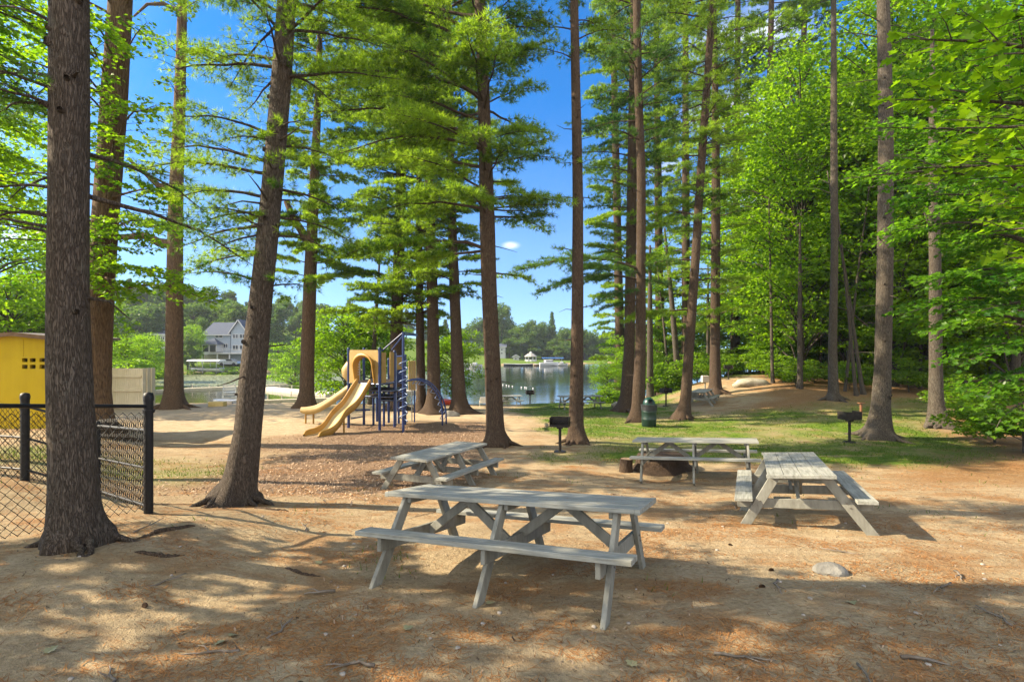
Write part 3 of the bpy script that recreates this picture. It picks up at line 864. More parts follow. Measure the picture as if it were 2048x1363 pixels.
t.build('maple_tree', 'stout pale grey trunk with broken limb stubs, rightmost of the trunks in the wood edge', 'tree', B_grey, M_maple_deep)

# trunks behind and left of the playground
t = Tree(GP(195, 16.7), 'leaf', MAPLE_MID, (.10, .16))
trunk_px(t, 16.7, extend([(193, 886, 84), (192, 850, 68), (193, 780, 62), (196, 650, 62), (205, 500, 60), (214, 400, 58), (227, 230, 57), (241, 0, 50)], -900), n=28, flare=1.8, lump=.06, seed=71, fh=1.2)
for (py, dx, dy, dz, lv) in [(250, 1.8, -1.2, -.05, .5), (140, 2.0, -1.5, .6, .5), (20, 2.6, -.9, .5, 1), (70, -1.4, -2.4, -.1, 1), (150, -.9, -3.0, .2, 1), (230, .5, -3.2, .5, 1), (200, 1.1, -2.9, .9, 1), (250, .9, -3.0, -.2, .9),
                              (260, .2, -2.6, -1.3, .9), (330, 1.6, -2.4, -1.1, 1), (440, 2.6, -1.8, -1.2, 1), (540, 3.4, -1.9, -.7, 1), (560, 2.2, -2.2, -.8, 1), (530, 1.3, -2.6, -.6, .9), (480, .9, -2.9, -.7, .8), (585, 4.2, -.9, -.35, .9),
                              (40, -2.8, -1.6, .4, 1), (120, -3.2, -1.0, -.2, 1), (300, -2.6, -1.6, .2, 1), (380, -3.0, -1.2, .1, 1), (200, -3.0, -2.2, .5, 1), (450, -2.6, -2.0, -.3, 1), (-80, 2.6, -2, .8, 1), (-150, -2.8, -2, .9, 1),
                              (-200, 3, 1, 1, 1), (-300, -3, -1, 1.2, 1), (-400, 2, -2, 1.4, 1), (-500, -2, 2, 1.4, 1), (-600, 1.5, -1.5, 1.5, 1), (-700, -1.5, -1, 1.5, 1), (30, -.6, -3.4, .6, 1), (-40, .6, -3.2, .9, 1), (370, .8, -2.8, .0, .8), (400, 3.0, -1.6, -.3, 1), (470, 3.2, -2.2, -.2, 1), (350, 2.4, -2.8, .2, .9), (500, 2.0, -3.0, -.9, 1), (300, 2.8, -2.0, .6, .9), (130, 1.2, -3.2, -.3, 1), (560, .2, -3.2, -.4, 1)]:
    o, r = t.at(hpy(t, 16.7, py)); t.limb(o, (dx, dy, dz), lv)
t.build('maple_tree', 'massive brown trunk rising behind the nearest pine, its bright leaves hanging in front of it', 'tree', B_oak, M_maple)

t = Tree(GP(347, 30.0), 'leaf', MAPLE_MID, (.13, .2))
trunk_px(t, 30.0, extend([(347, 818, 52), (348, 780, 41), (349, 700, 38), (349, 600, 36), (350, 480, 32), (352, 400, 30), (358, 250, 26), (365, 0, 20)], -350), n=24, flare=1.55, lump=.05, seed=77, fh=1.4)
o, r = t.at(hpy(t, 30, 490)); t.stick([o, o + (-.9, 0, .15), o + (-1.7, .1, .55), o + (-3.2, .2, .5), o + (-4.4, .4, .9)], .30, .10, 10)
o, r = t.at(hpy(t, 30, 380)); t.stick([o, o + (-.9, -.2, .2), o + (-1.6, -.3, .9), o + (-2.4, -.5, 1.6)], .22, .07, 8)
o, r = t.at(hpy(t, 30, 25)); t.stick([o, o + (-.9, -.2, .35), o + (-1.7, -.4, .2), o + (-2.3, -.6, -.6)], .14, .05, 8)
for (py, dx, dy, dz, lv) in [(20, -1.8, -1, .4, .7), (120, 2.2, -1.5, -.4, .9), (110, -1.4, -1.8, .2, .9), (60, 1.4, -2.0, .4, .9), (130, 3.0, -.8, -.1, .8), (200, .5, -2.2, .1, .9), (290, -1.6, -1.5, -.6, .9), (280, 1.0, -2.0, -.5, .8), (350, -2.0, -1.2, -.2, .9),
                              (-60, 2.6, .5, .8, 1), (-60, -2.6, -.5, .8, 1), (-140, 2, -2, 1.2, 1), (-220, -1.6, 1, 1.4, 1), (-280, 1, 1, 1.5, 1), (380, -1.0, -1.8, -.9, .8)]:
    o, r = t.at(hpy(t, 30, py)); t.limb(o, (dx, dy, dz), lv)
t.build('oak_tree', 'big orange-lit trunk standing alone on the sand by the white fence panel', 'tree', B_oak, M_oak)

t = Tree(GP(612, 30.0), 'pine', TUFT_FAR, (.75, 1.1))
trunk_px(t, 30.0, extend([(612, 818, 40), (614, 780, 31), (615, 700, 28), (620, 560, 26), (625, 450, 22), (628, 380, 20), (634, 240, 16), (640, 60, 11)], -150), n=18, flare=1.6, seed=83)
o, r = t.at(hpy(t, 30, 500)); t.stick([o, o + (-.5, 0, 1.0), o + (-1.1, .1, 1.9), o + (-1.5, .2, 2.8)], .26, .16, 8)
whorls(t, hpy(t, 30, 560), hpy(t, 30, -130), .9, 3.6, lambda h, az: lr(2.6, 3.2, 2.6)(az), pitch=(-.15, .25), leaves=.85)
for (py, dx, dy, dz) in [(440, -4.0, -.5, -.2), (470, -2.6, -1, -.5), (300, -3, -1, .2)]:
    o, r = t.at(hpy(t, 30, py)); t.limb(o, (dx, dy, dz))
t.build('pine_tree', 'forked pine with a sunlit orange base, left of the playground slides', 'tree', B_oak, M_pine)
for (lab, d, pts, topy, y0, rl, sd) in [
    ('dark trunk directly behind the playground tower', 29.0, [(792, 832, 36), (793, 790, 27), (793, 640, 24), (800, 450, 22), (802, 300, 19), (806, 100, 12)], -100, 640, lr(4.2, 2.4, 3), 90),
    ('thin dark trunk just right of the playground tower, left of a thicker one', 28.0, [(843, 824, 26), (842, 780, 19), (840, 640, 17), (838, 450, 13), (838, 250, 9)], -20, 650, lr(3.8, 2.2, 2.4), 93),
    ('dark trunk close to the blue climbing arch, thicker than its left neighbour', 27.0, [(868, 826, 38), (868, 780, 27), (866, 640, 23), (860, 450, 20), (856, 250, 14), (852, 100, 10)], -120, 600, lr(3.6, 2.6, 2.8), 96),
    ('dark flared trunk standing right of the blue climbing arch', 27.0, [(920, 825, 42), (918, 790, 28), (913, 680, 23), (908, 560, 21), (904, 450, 18), (900, 250, 12)], -60, 560, lr(2.6, 2.4, 2.6), 99)]:
    pine('pine_tree', lab, d, pts, topy, rings=[(y0, topy + 20, .85, 4.2, rl, dict(pitch=(-.18, .18), leaves=.9))], far=True, osz=(.65, 1.0), seed=sd, n=16, nst=10)
# ------------------------------------------------------------------ picnic tables
m = NM("weathered boards")
v = m.coord((1.2, 16, 16)); g1 = m.noise(v, 2.2, 6, .6, .4); g2 = m.noise(m.coord((3, 60, 60)), 2.0, 3, .6)
c = m.ramp(g1, [(.28, (.13, .128, .108)), (.5, (.235, .24, .215)), (.72, (.32, .325, .295))])
c = m.mix(m.mr(g2, .55, .75, 0, .35), c, (.25, .22, .18))
kn = m.noise(m.coord((2.5, 6, 6)), 2.6, 2, .4)
c = m.mix(m.mr(kn, .70, .78, 0, .55), c, (.22, .17, .12))
st = m.noise(m.coord((1, 1, 1)), 3.0, 5, .6)
c = m.mix(m.mr(st, .52, .70, 0, .35), c, (.40, .40, .34))
M_board = m.done(c, .72, m.bump(m.math('ADD', g1, m.math('MULTIPLY', g2, .5)), .35, .006), .25)
M_leg = plain("weathered framing", (.15, .148, .125), (.25, .25, .22), 5, .78, .2, 0, .3, (3, 3, 1))
M_bolt = plain("dull bolt steel", (.12, .11, .10), (.22, .20, .18), 20, .5, .5, .8)

def make_table(label, loc, rot):
    r_ = np.random.default_rng(4)
    t = thing('picnic_table', label, 'picnic table', loc, rot=rot, group='wooden picnic tables')
    mb = MB()
    for k in range(4):
        y = -.385 + .19 * k + .0925
        mb.box((r_.normal(0, .002), y, .72 + r_.normal(0, .0015)), (2.36, .184, .038), bev=.003)
    for sx in (-1, 1): mb.box((sx * 1.2, 0, .7185), (.042, .772, .044), bev=.003)
    mb.build('tabletop', M_board, t)
    for sy in (-1, 1):
        b = MB()
        b.box((0, sy * .675, .425), (2.46, .215, .040), bev=.003); b.build('bench_seat', M_board, t)
    for fx in (-1.02, 0, 1.02):
        ins = .042 if fx <= 0 else -.042
        for sy in (-1, 1):
            l = MB(); l.beam((fx, sy * .765, -.06), (fx, sy * .275, .70), .115, .040, up=(1, 0, 0), bev=.004)
            lg = l.build('leg', M_leg, t)
            for dz in (-.02, .035):
                bb = MB()
                yy = sy * (.765 - (.345 + dz + .06) * .49 / .76)
                bb.tube([(fx - .028, yy, .345 + dz), (fx + .028, yy, .345 + dz)], .009, 6)
                bb.build('bolt', M_bolt, lg)
        cb = MB(); cb.box((fx + ins, 0, .345), (.040, 1.52, .118), bev=.004); cb.build('crossbeam', M_leg, t)
        tb = MB(); tb.box((fx + ins, 0, .672), (.040, .66, .056), bev=.004); tb.build('batten', M_leg, t)
    for a, b_ in ((-.96, -.47), (-.06, -.52), (.06 - .1, .46), (.96, .47)):
        br = MB()
        yo = .03 if a < -.5 or a > .5 else (-.05 if b_ < 0 else .06)
        br.beam((a, yo, .33), (b_, yo, .695), .085, .040, up=(0, 1, 0), bev=.004); br.build('brace', M_leg, t)
    return t

tbl = make_table('nearest picnic table, grey in the shade, set lengthwise in the middle foreground', (0.037, 4.873, CZ - 2.111 - .0), (-.133, -.053, -.419))
for lab, loc, rot in [
    ('picnic table seen end-on with its near half shaded, right of the nearest table', (4.10, 7.595, CZ - 2.387), (-.084, .063, 1.152)),
    ('sunlit picnic table seen from its long side, standing in front of the big stump', (3.844, 11.09, CZ - 2.66), (-.057, -.052, -.375)),
    ('half-sunlit picnic table behind the nearest one, pointing at the middle pine trunk', (-1.377, 10.528, CZ - 2.765), (-.009, .044, 1.171)),
    ('far picnic table standing against the broad-based pine', GP(1403, 28.6), (0, 0, 1.05)),
    ('picnic table on the grass half hidden by the slim straight pine', GP(1160, 29.5), (0, 0, .12)),
    ('farthest picnic table, by the beach right of the middle pine trunk', GP(1009, 37.5), (0, 0, .2))]:
    c = copy_tree(tbl, label=lab); c.location = [float(v) for v in loc]; c.rotation_euler = rot

# ------------------------------------------------------------------ barbecue grills
M_iron = plain("blackened grill steel", (.012, .011, .010), (.045, .038, .032), 9, .6, .4, .5, .3)
M_rust = plain("rusty post steel", (.14, .06, .03), (.26, .13, .07), 12, .85, .2, .2, .4)
def make_grill(label, base, hgt, yaw):
    t = thing('park_grill', label, 'grill', base, rz=yaw, group='pedestal barbecue grills')
    z0 = hgt - .26; w, d_ = .275, .20
    f = MB()
    f.box((0, 0, z0 + .006), (2 * w, 2 * d_, .012))
    f.box((0, d_ - .005, z0 + .137), (2 * w, .010, .25))
    for sx in (-1, 1): f.box((sx * (w - .005), -.008, z0 + .137), (.010, 2 * d_ - .026, .25))
    f.box((0, -d_ + .005, z0 + .037), (2 * w - .024, .010, .05))
    f.box((0, 0, z0 - .03), (.16, .16, .055))
    f.build('firebox', M_iron, t)
    g = MB()
    for k in range(12): g.tube([(-w + .03 + k * (2 * w - .06) / 11, -d_ + .02, z0 + .15), (-w + .03 + k * (2 * w - .06) / 11, d_ - .02, z0 + .15)], .006, 5)
    for y in (-d_ + .02, d_ - .02): g.tube([(-w + .015, y, z0 + .15), (w - .015, y, z0 + .15)], .008, 5)
    g.build('cooking_grate', M_iron, t)
    for sx in (-1, 1):
        h = MB(); h.tube([(sx * (w + .001), -.06, z0 + .13), (sx * (w + .06), -.06, z0 + .12), (sx * (w + .06), .06, z0 + .12), (sx * (w + .001), .06, z0 + .13)], .009, 6); h.build('handle', M_iron, t)
    p = MB(); p.tube([(0, 0, -.1), (0, 0, z0 - .05)], .042, 12); p.build('post', M_iron, t)
    b = MB(); b.lathe([(.0, .035), (.17, .03), (.19, -.03)], 14); b.build('base_plate', M_iron, t)
    return t
gbase = GP(1120, 15.3)
gr0 = make_grill('nearest black pedestal grill with open front, left of the slim straight pine', gbase, 1.0, -.25)
for lab, px, d, yaw in [('small black grill on the grass by the water, between the two middle trunks', 1060, 36, .1),
                        ('black grill right of the litter bin, in front of green shrubs', 1332, 29.5, .3),
                        ('black grill high on the pine-straw slope above the far picnic table', 1457, 37, -.2),
                        ('black grill turned backwards on the grass, beside the tall mottled pine', 1699, 17.1, 3.3)]:
    c = copy_tree(gr0, label=lab); c.location = [float(v) for v in GP(px, d)]; c.rotation_euler = (0, 0, yaw)
t = thing('grill_post', 'rusty bare grill post with a flat top plate, left of the tall mottled pine', 'post', GP(1722, 22.0))
b = MB(); b.tube([(0, 0, -.1), (0, 0, .62)], .05, 10); b.build('post', M_rust, t)
b = MB(); b.box((0, 0, .635), (.22, .2, .03)); b.build('top_plate', M_rust, t)

# litter bin
M_binG = plain("dark green bin paint", (.005, .018, .015), (.010, .032, .026), 8, .45, .5, 0, .3, (1, 1, .4))
M_binD = plain("black bin band", (.010, .012, .016), (.03, .03, .035), 8, .5, .4)
M_dome = plain("green plastic dome", (.005, .032, .026), (.008, .045, .036), 8, .35, .5)
t = thing('litter_bin', 'dark green barrel litter bin with a domed lid, beside the pair of pines', 'trash can', GP(1298, 21.6))
b = MB(); b.lathe([(.0, .0), (.27, .0), (.29, .02), (.295, .28), (.305, .30), (.295, .32), (.297, .58), (.306, .60), (.297, .62), (.30, .80)], 28); b.build('barrel', M_binG, t, smooth=True)
b = MB(); b.lathe([(.304, .66), (.318, .67), (.318, .83), (.326, .85), (.326, .885), (.29, .89), (.0, .892)], 28); b.build('rim_band', M_binD, t, smooth=False)
dm = MB()
ang = np.linspace(0, 2 * np.pi, 33)
for k in range(32):
    a0, a1 = ang[k], ang[k + 1]; op = 4.35 < (a0 + a1) / 2 < 5.1
    rows = []
    for e in np.linspace(0, np.pi / 2, 10):
        if op and .2 < e < .75: continue
        rr = .245 * math.cos(e) + .0; zz = .892 + .29 * math.sin(e)
        rows.append([(rr * math.cos(a0), rr * math.sin(a0), zz), (rr * math.cos(a1), rr * math.sin(a1), zz)])
    if op: dm.sweep(rows[:2]); dm.sweep(rows[-5:])
    else: dm.sweep(rows)
dm.build('domed_lid', M_dome, t, smooth=True)
b = MB(); b.lathe([(.2, .895), (.2, .99), (.0, 1.1)], 16); b.build('inner_liner', M_binD, t)

# ------------------------------------------------------------------ stump, rocks
def blob(size, seed, sub=3, rough=.22, flat=True):
    import bmesh
    bm = bmesh.new(); bmesh.ops.create_icosphere(bm, subdivisions=sub, radius=1)
    V = np.array([v.co[:] for v in bm.verts]); T = np.array([[v.index for v in f.verts] for f in bm.faces]); bm.free()
    n = fbm(V[:, 0] * 1.3 + V[:, 2] * 1.1 + 7, V[:, 1] * 1.3 - V[:, 2] * .9 + 3, seed, 4) - .47
    pl = np.random.default_rng(seed).normal(size=(9, 3)); pl /= np.linalg.norm(pl, axis=1)[:, None]
    dd = V @ pl.T; cut = np.random.default_rng(seed + 1).uniform(.66, .95, 9)
    sc = np.minimum(1, (cut / np.maximum(dd, 1e-3)).min(1, where=dd > .2, initial=1.))
    return V * (sc * (1 + n * rough * 2))[:, None] * np.asarray(size, float), T

M_rock = plain("grey granite", (.10, .095, .085), (.24, .23, .205), 5, .9, .2, 0, .6, bd=.02)
M_rock2 = plain("pale boulder", (.20, .18, .13), (.40, .37, .30), 3, .9, .2, 0, .6, bd=.04)
for lab, px, d, sz, sd, mt in [('flat grey rock half buried in the dirt at the right foreground', 1661, 4.93, (.15, .12, .075), 5, M_rock),
                              ('big pale boulder on the slope below the leafy wood', 1502, 33, (1.15, .8, .42), 8, M_rock2),
                              ('pale stone on the grass left of the pair of pines', 1236, 30, (.42, .3, .32), 12, M_rock2),
                              ('grey rock at the foot of the flared trunk by the climbing arch', 904, 25.6, (.42, .3, .28), 14, M_rock),
                              ]:
    p = GP(px, d); V, T = blob(sz, sd)
    b = MB(); b.add(V, T=T); o = b.build('rock', mt, smooth=sz[0] > .3); o.location = (p[0], p[1], p[2] + sz[2] * .18)
    tag(o, lab, 'rock')

t = Tree(GP(1322, 12.45), 'leaf')
t.trunk([t.base, t.base + (0, 0, .16), t.base + (.0, 0, .34)], [.62, .56, .53], n=64, flare=1.25, lump=.10, seed=5, fh=.4, lobes=7)
M_cut = plain("sawn wood", (.16, .115, .075), (.34, .25, .16), 6, .9, .1, 0, .4)
t.build('tree_stump', 'broad dark stump with spreading roots behind the sunlit picnic table', 'stump', B_pine, None)
s = thing('cut_stump', 'small sawn stump with a pale face, left of the broad dark stump', 'stump', GP(1252, 12.2))
b = MB(); b.tube([(0, 0, -.1), (.0, 0, .12), (.01, 0, .30)], [.17, .15, .145], 18, False); b.build('bark', B_pine, s, smooth=True)
b = MB(); b.lathe([(.0, .29), (.142, .297)], 18, (.01, 0, 0)); b.build('cut_face', M_cut, s)

# ------------------------------------------------------------------ playground
M_tan = plain("tan playground plastic", (.28, .145, .020), (.36, .195, .032), 3, .42, .45, 0, .05)
M_bed = plain("worn slide bed", (.42, .29, .10), (.52, .40, .20), 3, .35, .5, 0, .05)
M_tan2 = plain("faded tan panel", (.31, .20, .062), (.39, .265, .095), 3, .5, .4, 0, .05)
M_blue = plain("dark blue powder coat", (.008, .024, .105), (.012, .034, .14), 6, .35, .5, 0, .05)
M_lblue = plain("worn blue coat", (.10, .16, .32), (.22, .28, .42), 9, .35, .5, .3, .05)
M_deck = plain("brown vinyl deck", (.020, .014, .012), (.045, .03, .024), 9, .6, .3, 0, .2)
M_steel = plain("galvanised steel", (.30, .31, .33), (.42, .43, .45), 9, .35, .5, .8, .05)
U = lambda u, v, d: P(580 + u / 5.24, 640 + v / 5.24, d)
def foot(u, d, dz=-.12):
    p = GP(580 + u / 5.24, d); p[2] += dz; return p
pg = thing('playground_set', 'blue and tan playground set with two slides, spiral climber and climbing arch', 'playground', GP(740, 21.0))
pgo = np.array(pg.location)
def pbuild(mb, name, mat, parent=None, smooth=False):
    o = mb.build(name, mat, parent or pg, smooth, loc=pgo)
    o.location = (0, 0, 0)
    return o
def ppost(u, d, vtop, r=.055, mat=None, name='post', cap=True):
    b = MB(); f = foot(u, d); tp = U(u, vtop, d); b.tube([f, (f[0], f[1], tp[2])], r, 14)
    o = pbuild(b, name, mat or M_blue, smooth=False)
    if cap:
        c = MB(); c.lathe([(r * 1.12, -.03), (r * 1.15, .01), (r * .7, .05), (0, .06)], 12, (f[0], f[1], tp[2])); pbuild(c, 'post_cap', M_blue, o)
    return o
PA, PB, PC, PE = (615, 21.2), (940, 20.35), (1097, 21.4), (1207, 22.3)
for u, d, vt in [(*PA, 300), (*PB, 300), (*PC, 330), (*PE, 372), (775, 22.8, 300), (912, 23.8, 400), (1035, 23.4, 410)]: ppost(u, d, vt)
for u, d in [(985, 22.0), (875, 22.6), (1140, 22.9)]: ppost(u, d, 700, .05, cap=False)
# decks
def deck(corners, v, dref, th=.07):
    z = U(0, v, dref)[2]
    pts = [(GP(580 + u / 5.24, d)[0], d, z) for u, d in corners]
    b = MB(); b.prism([(x, y, z - th) for x, y, z in pts], (0, 0, th)); o = pbuild(b, 'deck', M_deck)
    e = MB(); q = np.array(pts + pts[:1]) + (0, 0, -.02)
    cen = q[:-1].mean(0); q = cen + (q - cen) * 1.012
    for k in range(len(q) - 1): e.tube([q[k], q[k + 1]], .02, 5)
    pbuild(e, 'deck_edge', M_lblue, o)
deck([PA, PB, PC, (1035, 23.4), (912, 23.8), (775, 22.8)], 662, 20.5)
deck([(830, 21.2), (1060, 20.9), (1190, 21.6), (1180, 22.7), (900, 22.6)], 735, 20.9)
deck([(770, 21.6), (1060, 21.2), (1160, 22.0), (900, 22.9)], 800, 21.2)
deck([(940, 21.6), (1130, 21.4), (1160, 22.4), (960, 22.6)], 836, 21.4)
# slide entrance panel: a sheet with an arched opening and a hood growing out of it
a0, b0 = U(628, 655, 21.15), U(930, 655, 20.4)
ex = (b0 - a0); wd = np.linalg.norm(ex[:2]); ex = np.array([ex[0], ex[1], 0]) / wd; nrm = np.array([ex[1], -ex[0], 0.])
zb = a0[2]; ht = U(0, 312, 20.8)[2] - zb
og = np.array([a0[0], a0[1], zb])
th_ = np.linspace(np.pi, 0, 25)
arch = [(wd * .56 + wd * .32 * math.cos(a), max(0., ht * .50 + ht * .33 * math.sin(a))) for a in th_]
arch = [(arch[0][0], 0.)] + arch + [(arch[-1][0], 0.)]
outer = []
for x, z in arch:
    if z <= ht * .5 + 1e-6 and (x < wd * .3 or x > wd * .7): outer.append((0. if x < wd * .5 else wd, z))
    else:
        a = math.atan2(z - ht * .5, x - wd * .5); k = min((wd * .5) / max(abs(math.cos(a)), 1e-6), (ht * .5) / max(abs(math.sin(a)), 1e-6))
        outer.append((wd * .5 + k * math.cos(a), ht * .5 + k * math.sin(a)))
W3 = lambda x, z, o=0.: og + ex * x + np.array([0, 0, z]) + nrm * o
b = MB()
b.sweep([[W3(*p, .03) for p in outer], [W3(*p, .03) for p in arch]])
b.sweep([[W3(*p, -.03) for p in arch], [W3(*p, -.03) for p in outer]])
b.sweep([[W3(*p, -.03) for p in outer], [W3(*p, .03) for p in outer]])
hp = pbuild(b, 'slide_panel', M_tan2, smooth=False)
b = MB()
mid = np.array([wd * .42, ht * .42])
rows = []
for o_, k, dxx in [(-.03, 1.0, 0), (.08, 1.02, 0), (.16, 1.05, 0), (.20, 1.10, -.01), (.20, 1.0, -.01), (.14, .96, 0), (-.03, .94, 0)]:
    rows.append([W3(wd * .56 + (x - wd * .56) * k + dxx, z * (k if z > 0 else 1), o_ * (.35 + .65 * min(1, z / (ht * .5)))) for x, z in arch])
b.sweep(rows)
pbuild(b, 'slide_hood', M_tan, smooth=True)
# slides
def slide(left, right, d0, d1, depth, mat, d0r=None, d1r=None):
    n = len(left); k = np.linspace(0, 1, n)
    Lp = np.array([U(*left[i], d0 + (d1 - d0) * k[i]) for i in range(n)])
    r0 = d0 if d0r is None else d0r; r1 = d1 if d1r is None else d1r
    Rp = np.array([U(*right[i], r0 + (r1 - r0) * k[i]) for i in range(n)])
    def fine(p):
        s_ = np.linspace(0, 1, n); q = np.linspace(0, 1, 40)
        f = np.stack([np.interp(q, s_, p[:, j]) for j in range(3)], 1)
        for _ in range(4): f[1:-1] = .25 * f[:-2] + .5 * f[1:-1] + .25 * f[2:]
        return f
    Lp, Rp = fine(Lp), fine(Rp); q = np.linspace(0, 1, 40)
    dep = depth * np.interp(q, [0, .12, .85, 1], [.8, 1, .85, .45])
    rows = []; bed = []
    dn = np.array([0, 0, -1.])
    for i in range(40):
        a, c = Lp[i], Rp[i]; w = c - a
        lo = lambda p, f: p + dn * dep[i] * f
        rows.append([lo(a + w * .04, 1.25), lo(a - w * .02, 1.1), lo(a - w * .02, .12), a + w * .03, lo(a + w * .09, .1), lo(a + w * .13, .85)])
        bed.append([lo(a + w * .13, .85), lo(a + w * .22, 1.0), lo(a + w * .78, 1.0), lo(a + w * .87, .85)])
    rr = [[lo_ for lo_ in row] for row in rows]
    rows2 = []
    for i in range(40):
        a, c = Lp[i], Rp[i]; w = a - c
        lo = lambda p, f: p + dn * dep[i] * f
        rows2.append([lo(c + w * .13, .85), lo(c + w * .09, .1), c + w * .03, lo(c - w * .02, .12), lo(c - w * .02, 1.1), lo(c + w * .04, 1.25)])
    und = [[rows2[i][-1], rows[i][0]] for i in range(40)]
    b = MB(); b.sweep(rr); b.sweep(rows2); b.sweep(und)
    b.sweep([[rows[-1][0], rows[-1][5]], [rows2[-1][5], rows2[-1][0]]])
    s = pbuild(b, 'slide', mat, smooth=True)
    b = MB(); b.sweep(bed); pbuild(b, 'slide_bed', M_bed, s, smooth=True)
    return Lp, Rp
slide([(695, 605), (640, 680), (590, 765), (540, 840), (470, 900), (420, 952), (380, 1020), (330, 1085), (270, 1122), (195, 1137), (152, 1155), (140, 1192)],
      [(842, 618), (790, 705), (742, 790), (690, 858), (620, 903), (572, 952), (540, 1020), (482, 1092), (420, 1132), (352, 1152), (318, 1172), (304, 1216)], 20.9, 18.5, .26, M_tan, 20.6, 18.15)
slide([(600, 680), (520, 738), (430, 800), (330, 858), (260, 892), (180, 906), (112, 910)],
      [(606, 692), (525, 752), (440, 815), (340, 880), (265, 918), (180, 928), (106, 932)], 22.9, 23.3, .24, M_tan2, 22.3, 22.7)
b = MB(); f = foot(565, 19.5); b.tube([f, U(565, 1010, 19.5)], .035, 8); pbuild(b, 'slide_support', M_tan)
for u, d in ((165, 22.9), (246, 22.9)):
    b = MB(); b.tube([foot(u, d), U(u, 935, d)], .04, 8); pbuild(b, 'slide_support', M_tan)
# hood of the second slide, seen from the side
b = MB(); rows = []
for u, vt, vb, w in [(628, 405, 640, .34), (600, 430, 610, .33), (572, 468, 585, .28), (552, 498, 540, .16)]:
    row = []
    for a in np.linspace(0, np.pi, 13):
        z0_, z1_ = U(u, vb, 22.6)[2], U(u, vt, 22.6)[2]
        row.append((U(u, 0, 22.6)[0], 22.6 + w * math.cos(a), z0_ + (z1_ - z0_) * math.sin(a) ** .6))
    rows.append(row)
b.sweep(rows); b.sweep([[(p[0] * .999, p[1], p[2] - .02) for p in r_] for r_ in rows][::-1]); pbuild(b, 'slide_hood', M_tan2, smooth=True)
# barrier panels
def panel(u0, u1, d0, d1, v0, v1, mat=M_tan2, name='barrier_panel'):
    a, c = U(u0, v1, d0), U(u1, v1, d1); z1 = U(u0, v0, d0)[2]; z0 = a[2]
    b = MB(); mid_ = (a + c) / 2; mid_[2] = (z0 + z1) / 2
    x = c - a; x[2] = 0; L = np.linalg.norm(x); x /= L
    b.box(mid_, (L, .04, z1 - z0), np.stack([x, np.cross((0, 0, 1), x), (0, 0, 1)], 1), bev=.012)
    o = pbuild(b, name, mat); return o
panel(960, 1004, 20.45, 20.7, 338, 658); panel(1047, 1088, 21.1, 21.35, 335, 640); panel(1115, 1185, 21.6, 22.2, 380, 520, M_tan2); panel(1112, 1200, 21.7, 22.25, 520, 660, M_blue, 'blue_panel')
for k in range(4): panel(1242 + k * 20, 1258 + k * 20, 23.1 + .05 * k, 23.15 + .05 * k, 425, 735)
ppost(1305, 23.3, 420, .03, cap=False); ppost(1277, 23.6, 560, .025, M_steel, cap=False)
panel(690, 735, 22.7, 22.75, 400, 640, M_tan)
b = MB()
for k in range(6): b.tube([U(690, 440 + k * 26, 22.0), U(733, 437 + k * 26, 22.0)], .012, 5)
b.tube([U(690, 425, 22.0), U(690, 640, 22.0)], .014, 5); b.tube([U(733, 425, 22.0), U(733, 640, 22.0)], .014, 5)
pbuild(b, 'inner_ladder', M_steel)
# climbing pole with spiral and the overhead bars
f = foot(1187, 20.0); tp = U(1187, 122, 20.0)
b = MB(); b.tube([f, (f[0], f[1], tp[2])], .05, 12); pl = pbuild(b, 'climbing_pole', M_blue)
z0_, z1_ = U(0, 1065, 20.0)[2], U(0, 418, 20.0)[2]
aa_ = np.linspace(0, 2 * np.pi * 7, 170)
b = MB(); b.tube(np.stack([f[0] + .15 * np.cos(aa_), f[1] + .15 * np.sin(aa_), z0_ + (z1_ - z0_) * aa_ / aa_[-1]], 1), .022, 6); pbuild(b, 'spiral_climber', M_lblue, pl, smooth=True)
for p, q in [((1187, 130, 20.0), (962, 322, 20.4)), ((1187, 158, 20.0), (1068, 310, 21.3)), ((1190, 128, 20.0), (1330, 150, 23.4)), ((1190, 150, 20.0), (1330, 160, 23.4)), ((1187, 375, 20.0), (1110, 380, 21.4))]:
    b = MB(); b.tube([U(*p), U(*q)], .03, 8); pbuild(b, 'overhead_bar', M_blue)
b = MB(); b.tube([U(1112, 345, 21.4), U(1112, 1085, 21.4)], .03, 8); pbuild(b, 'post', M_lblue)
# climbing arch
ac = thing('climbing_arch', None, None); ac.parent = pg
def crv(pts, da, db):
    p = np.array([U(u, v, da + (db - da) * k / (len(pts) - 1)) for k, (u, v) in enumerate(pts)])
    s_ = np.linspace(0, 1, len(p)); q = np.linspace(0, 1, 40)
    f_ = np.stack([np.interp(q, s_, p[:, j]) for j in range(3)], 1)
    for _ in range(5): f_[1:-1] = .25 * f_[:-2] + .5 * f_[1:-1] + .25 * f_[2:]
    return f_
r1 = crv([(1215, 640), (1290, 622), (1370, 628), (1450, 665), (1520, 735), (1568, 815), (1592, 905), (1598, 990), (1597, 1100)], 21.5, 21.6)
r2 = crv([(1260, 622), (1340, 610), (1425, 626), (1500, 676), (1562, 750), (1606, 835), (1630, 920), (1638, 1000), (1637, 1085)], 22.2, 22.3)
for r in (r1, r2):
    b = MB(); b.tube(r, .034, 10); o = b.build('arch_rail', M_blue, ac, smooth=True, loc=pgo); o.location = (0, 0, 0)
for k in range(6, 36, 4):
    a, c = r1[k], r2[k]; dp = np.array([-.10, 0, -.16])
    b = MB(); b.tube([a, a + dp, c + dp, c], .015, 6); o = b.build('rung', M_lblue, ac, loc=pgo); o.location = (0, 0, 0)
b = MB(); b.tube([U(655, 940, 21.8), U(840, 940, 22.0)], .03, 6); b.tube([U(640, 1030, 21.2), U(760, 1010, 22.5)], .03, 6); pbuild(b, 'ground_bar', M_blue)

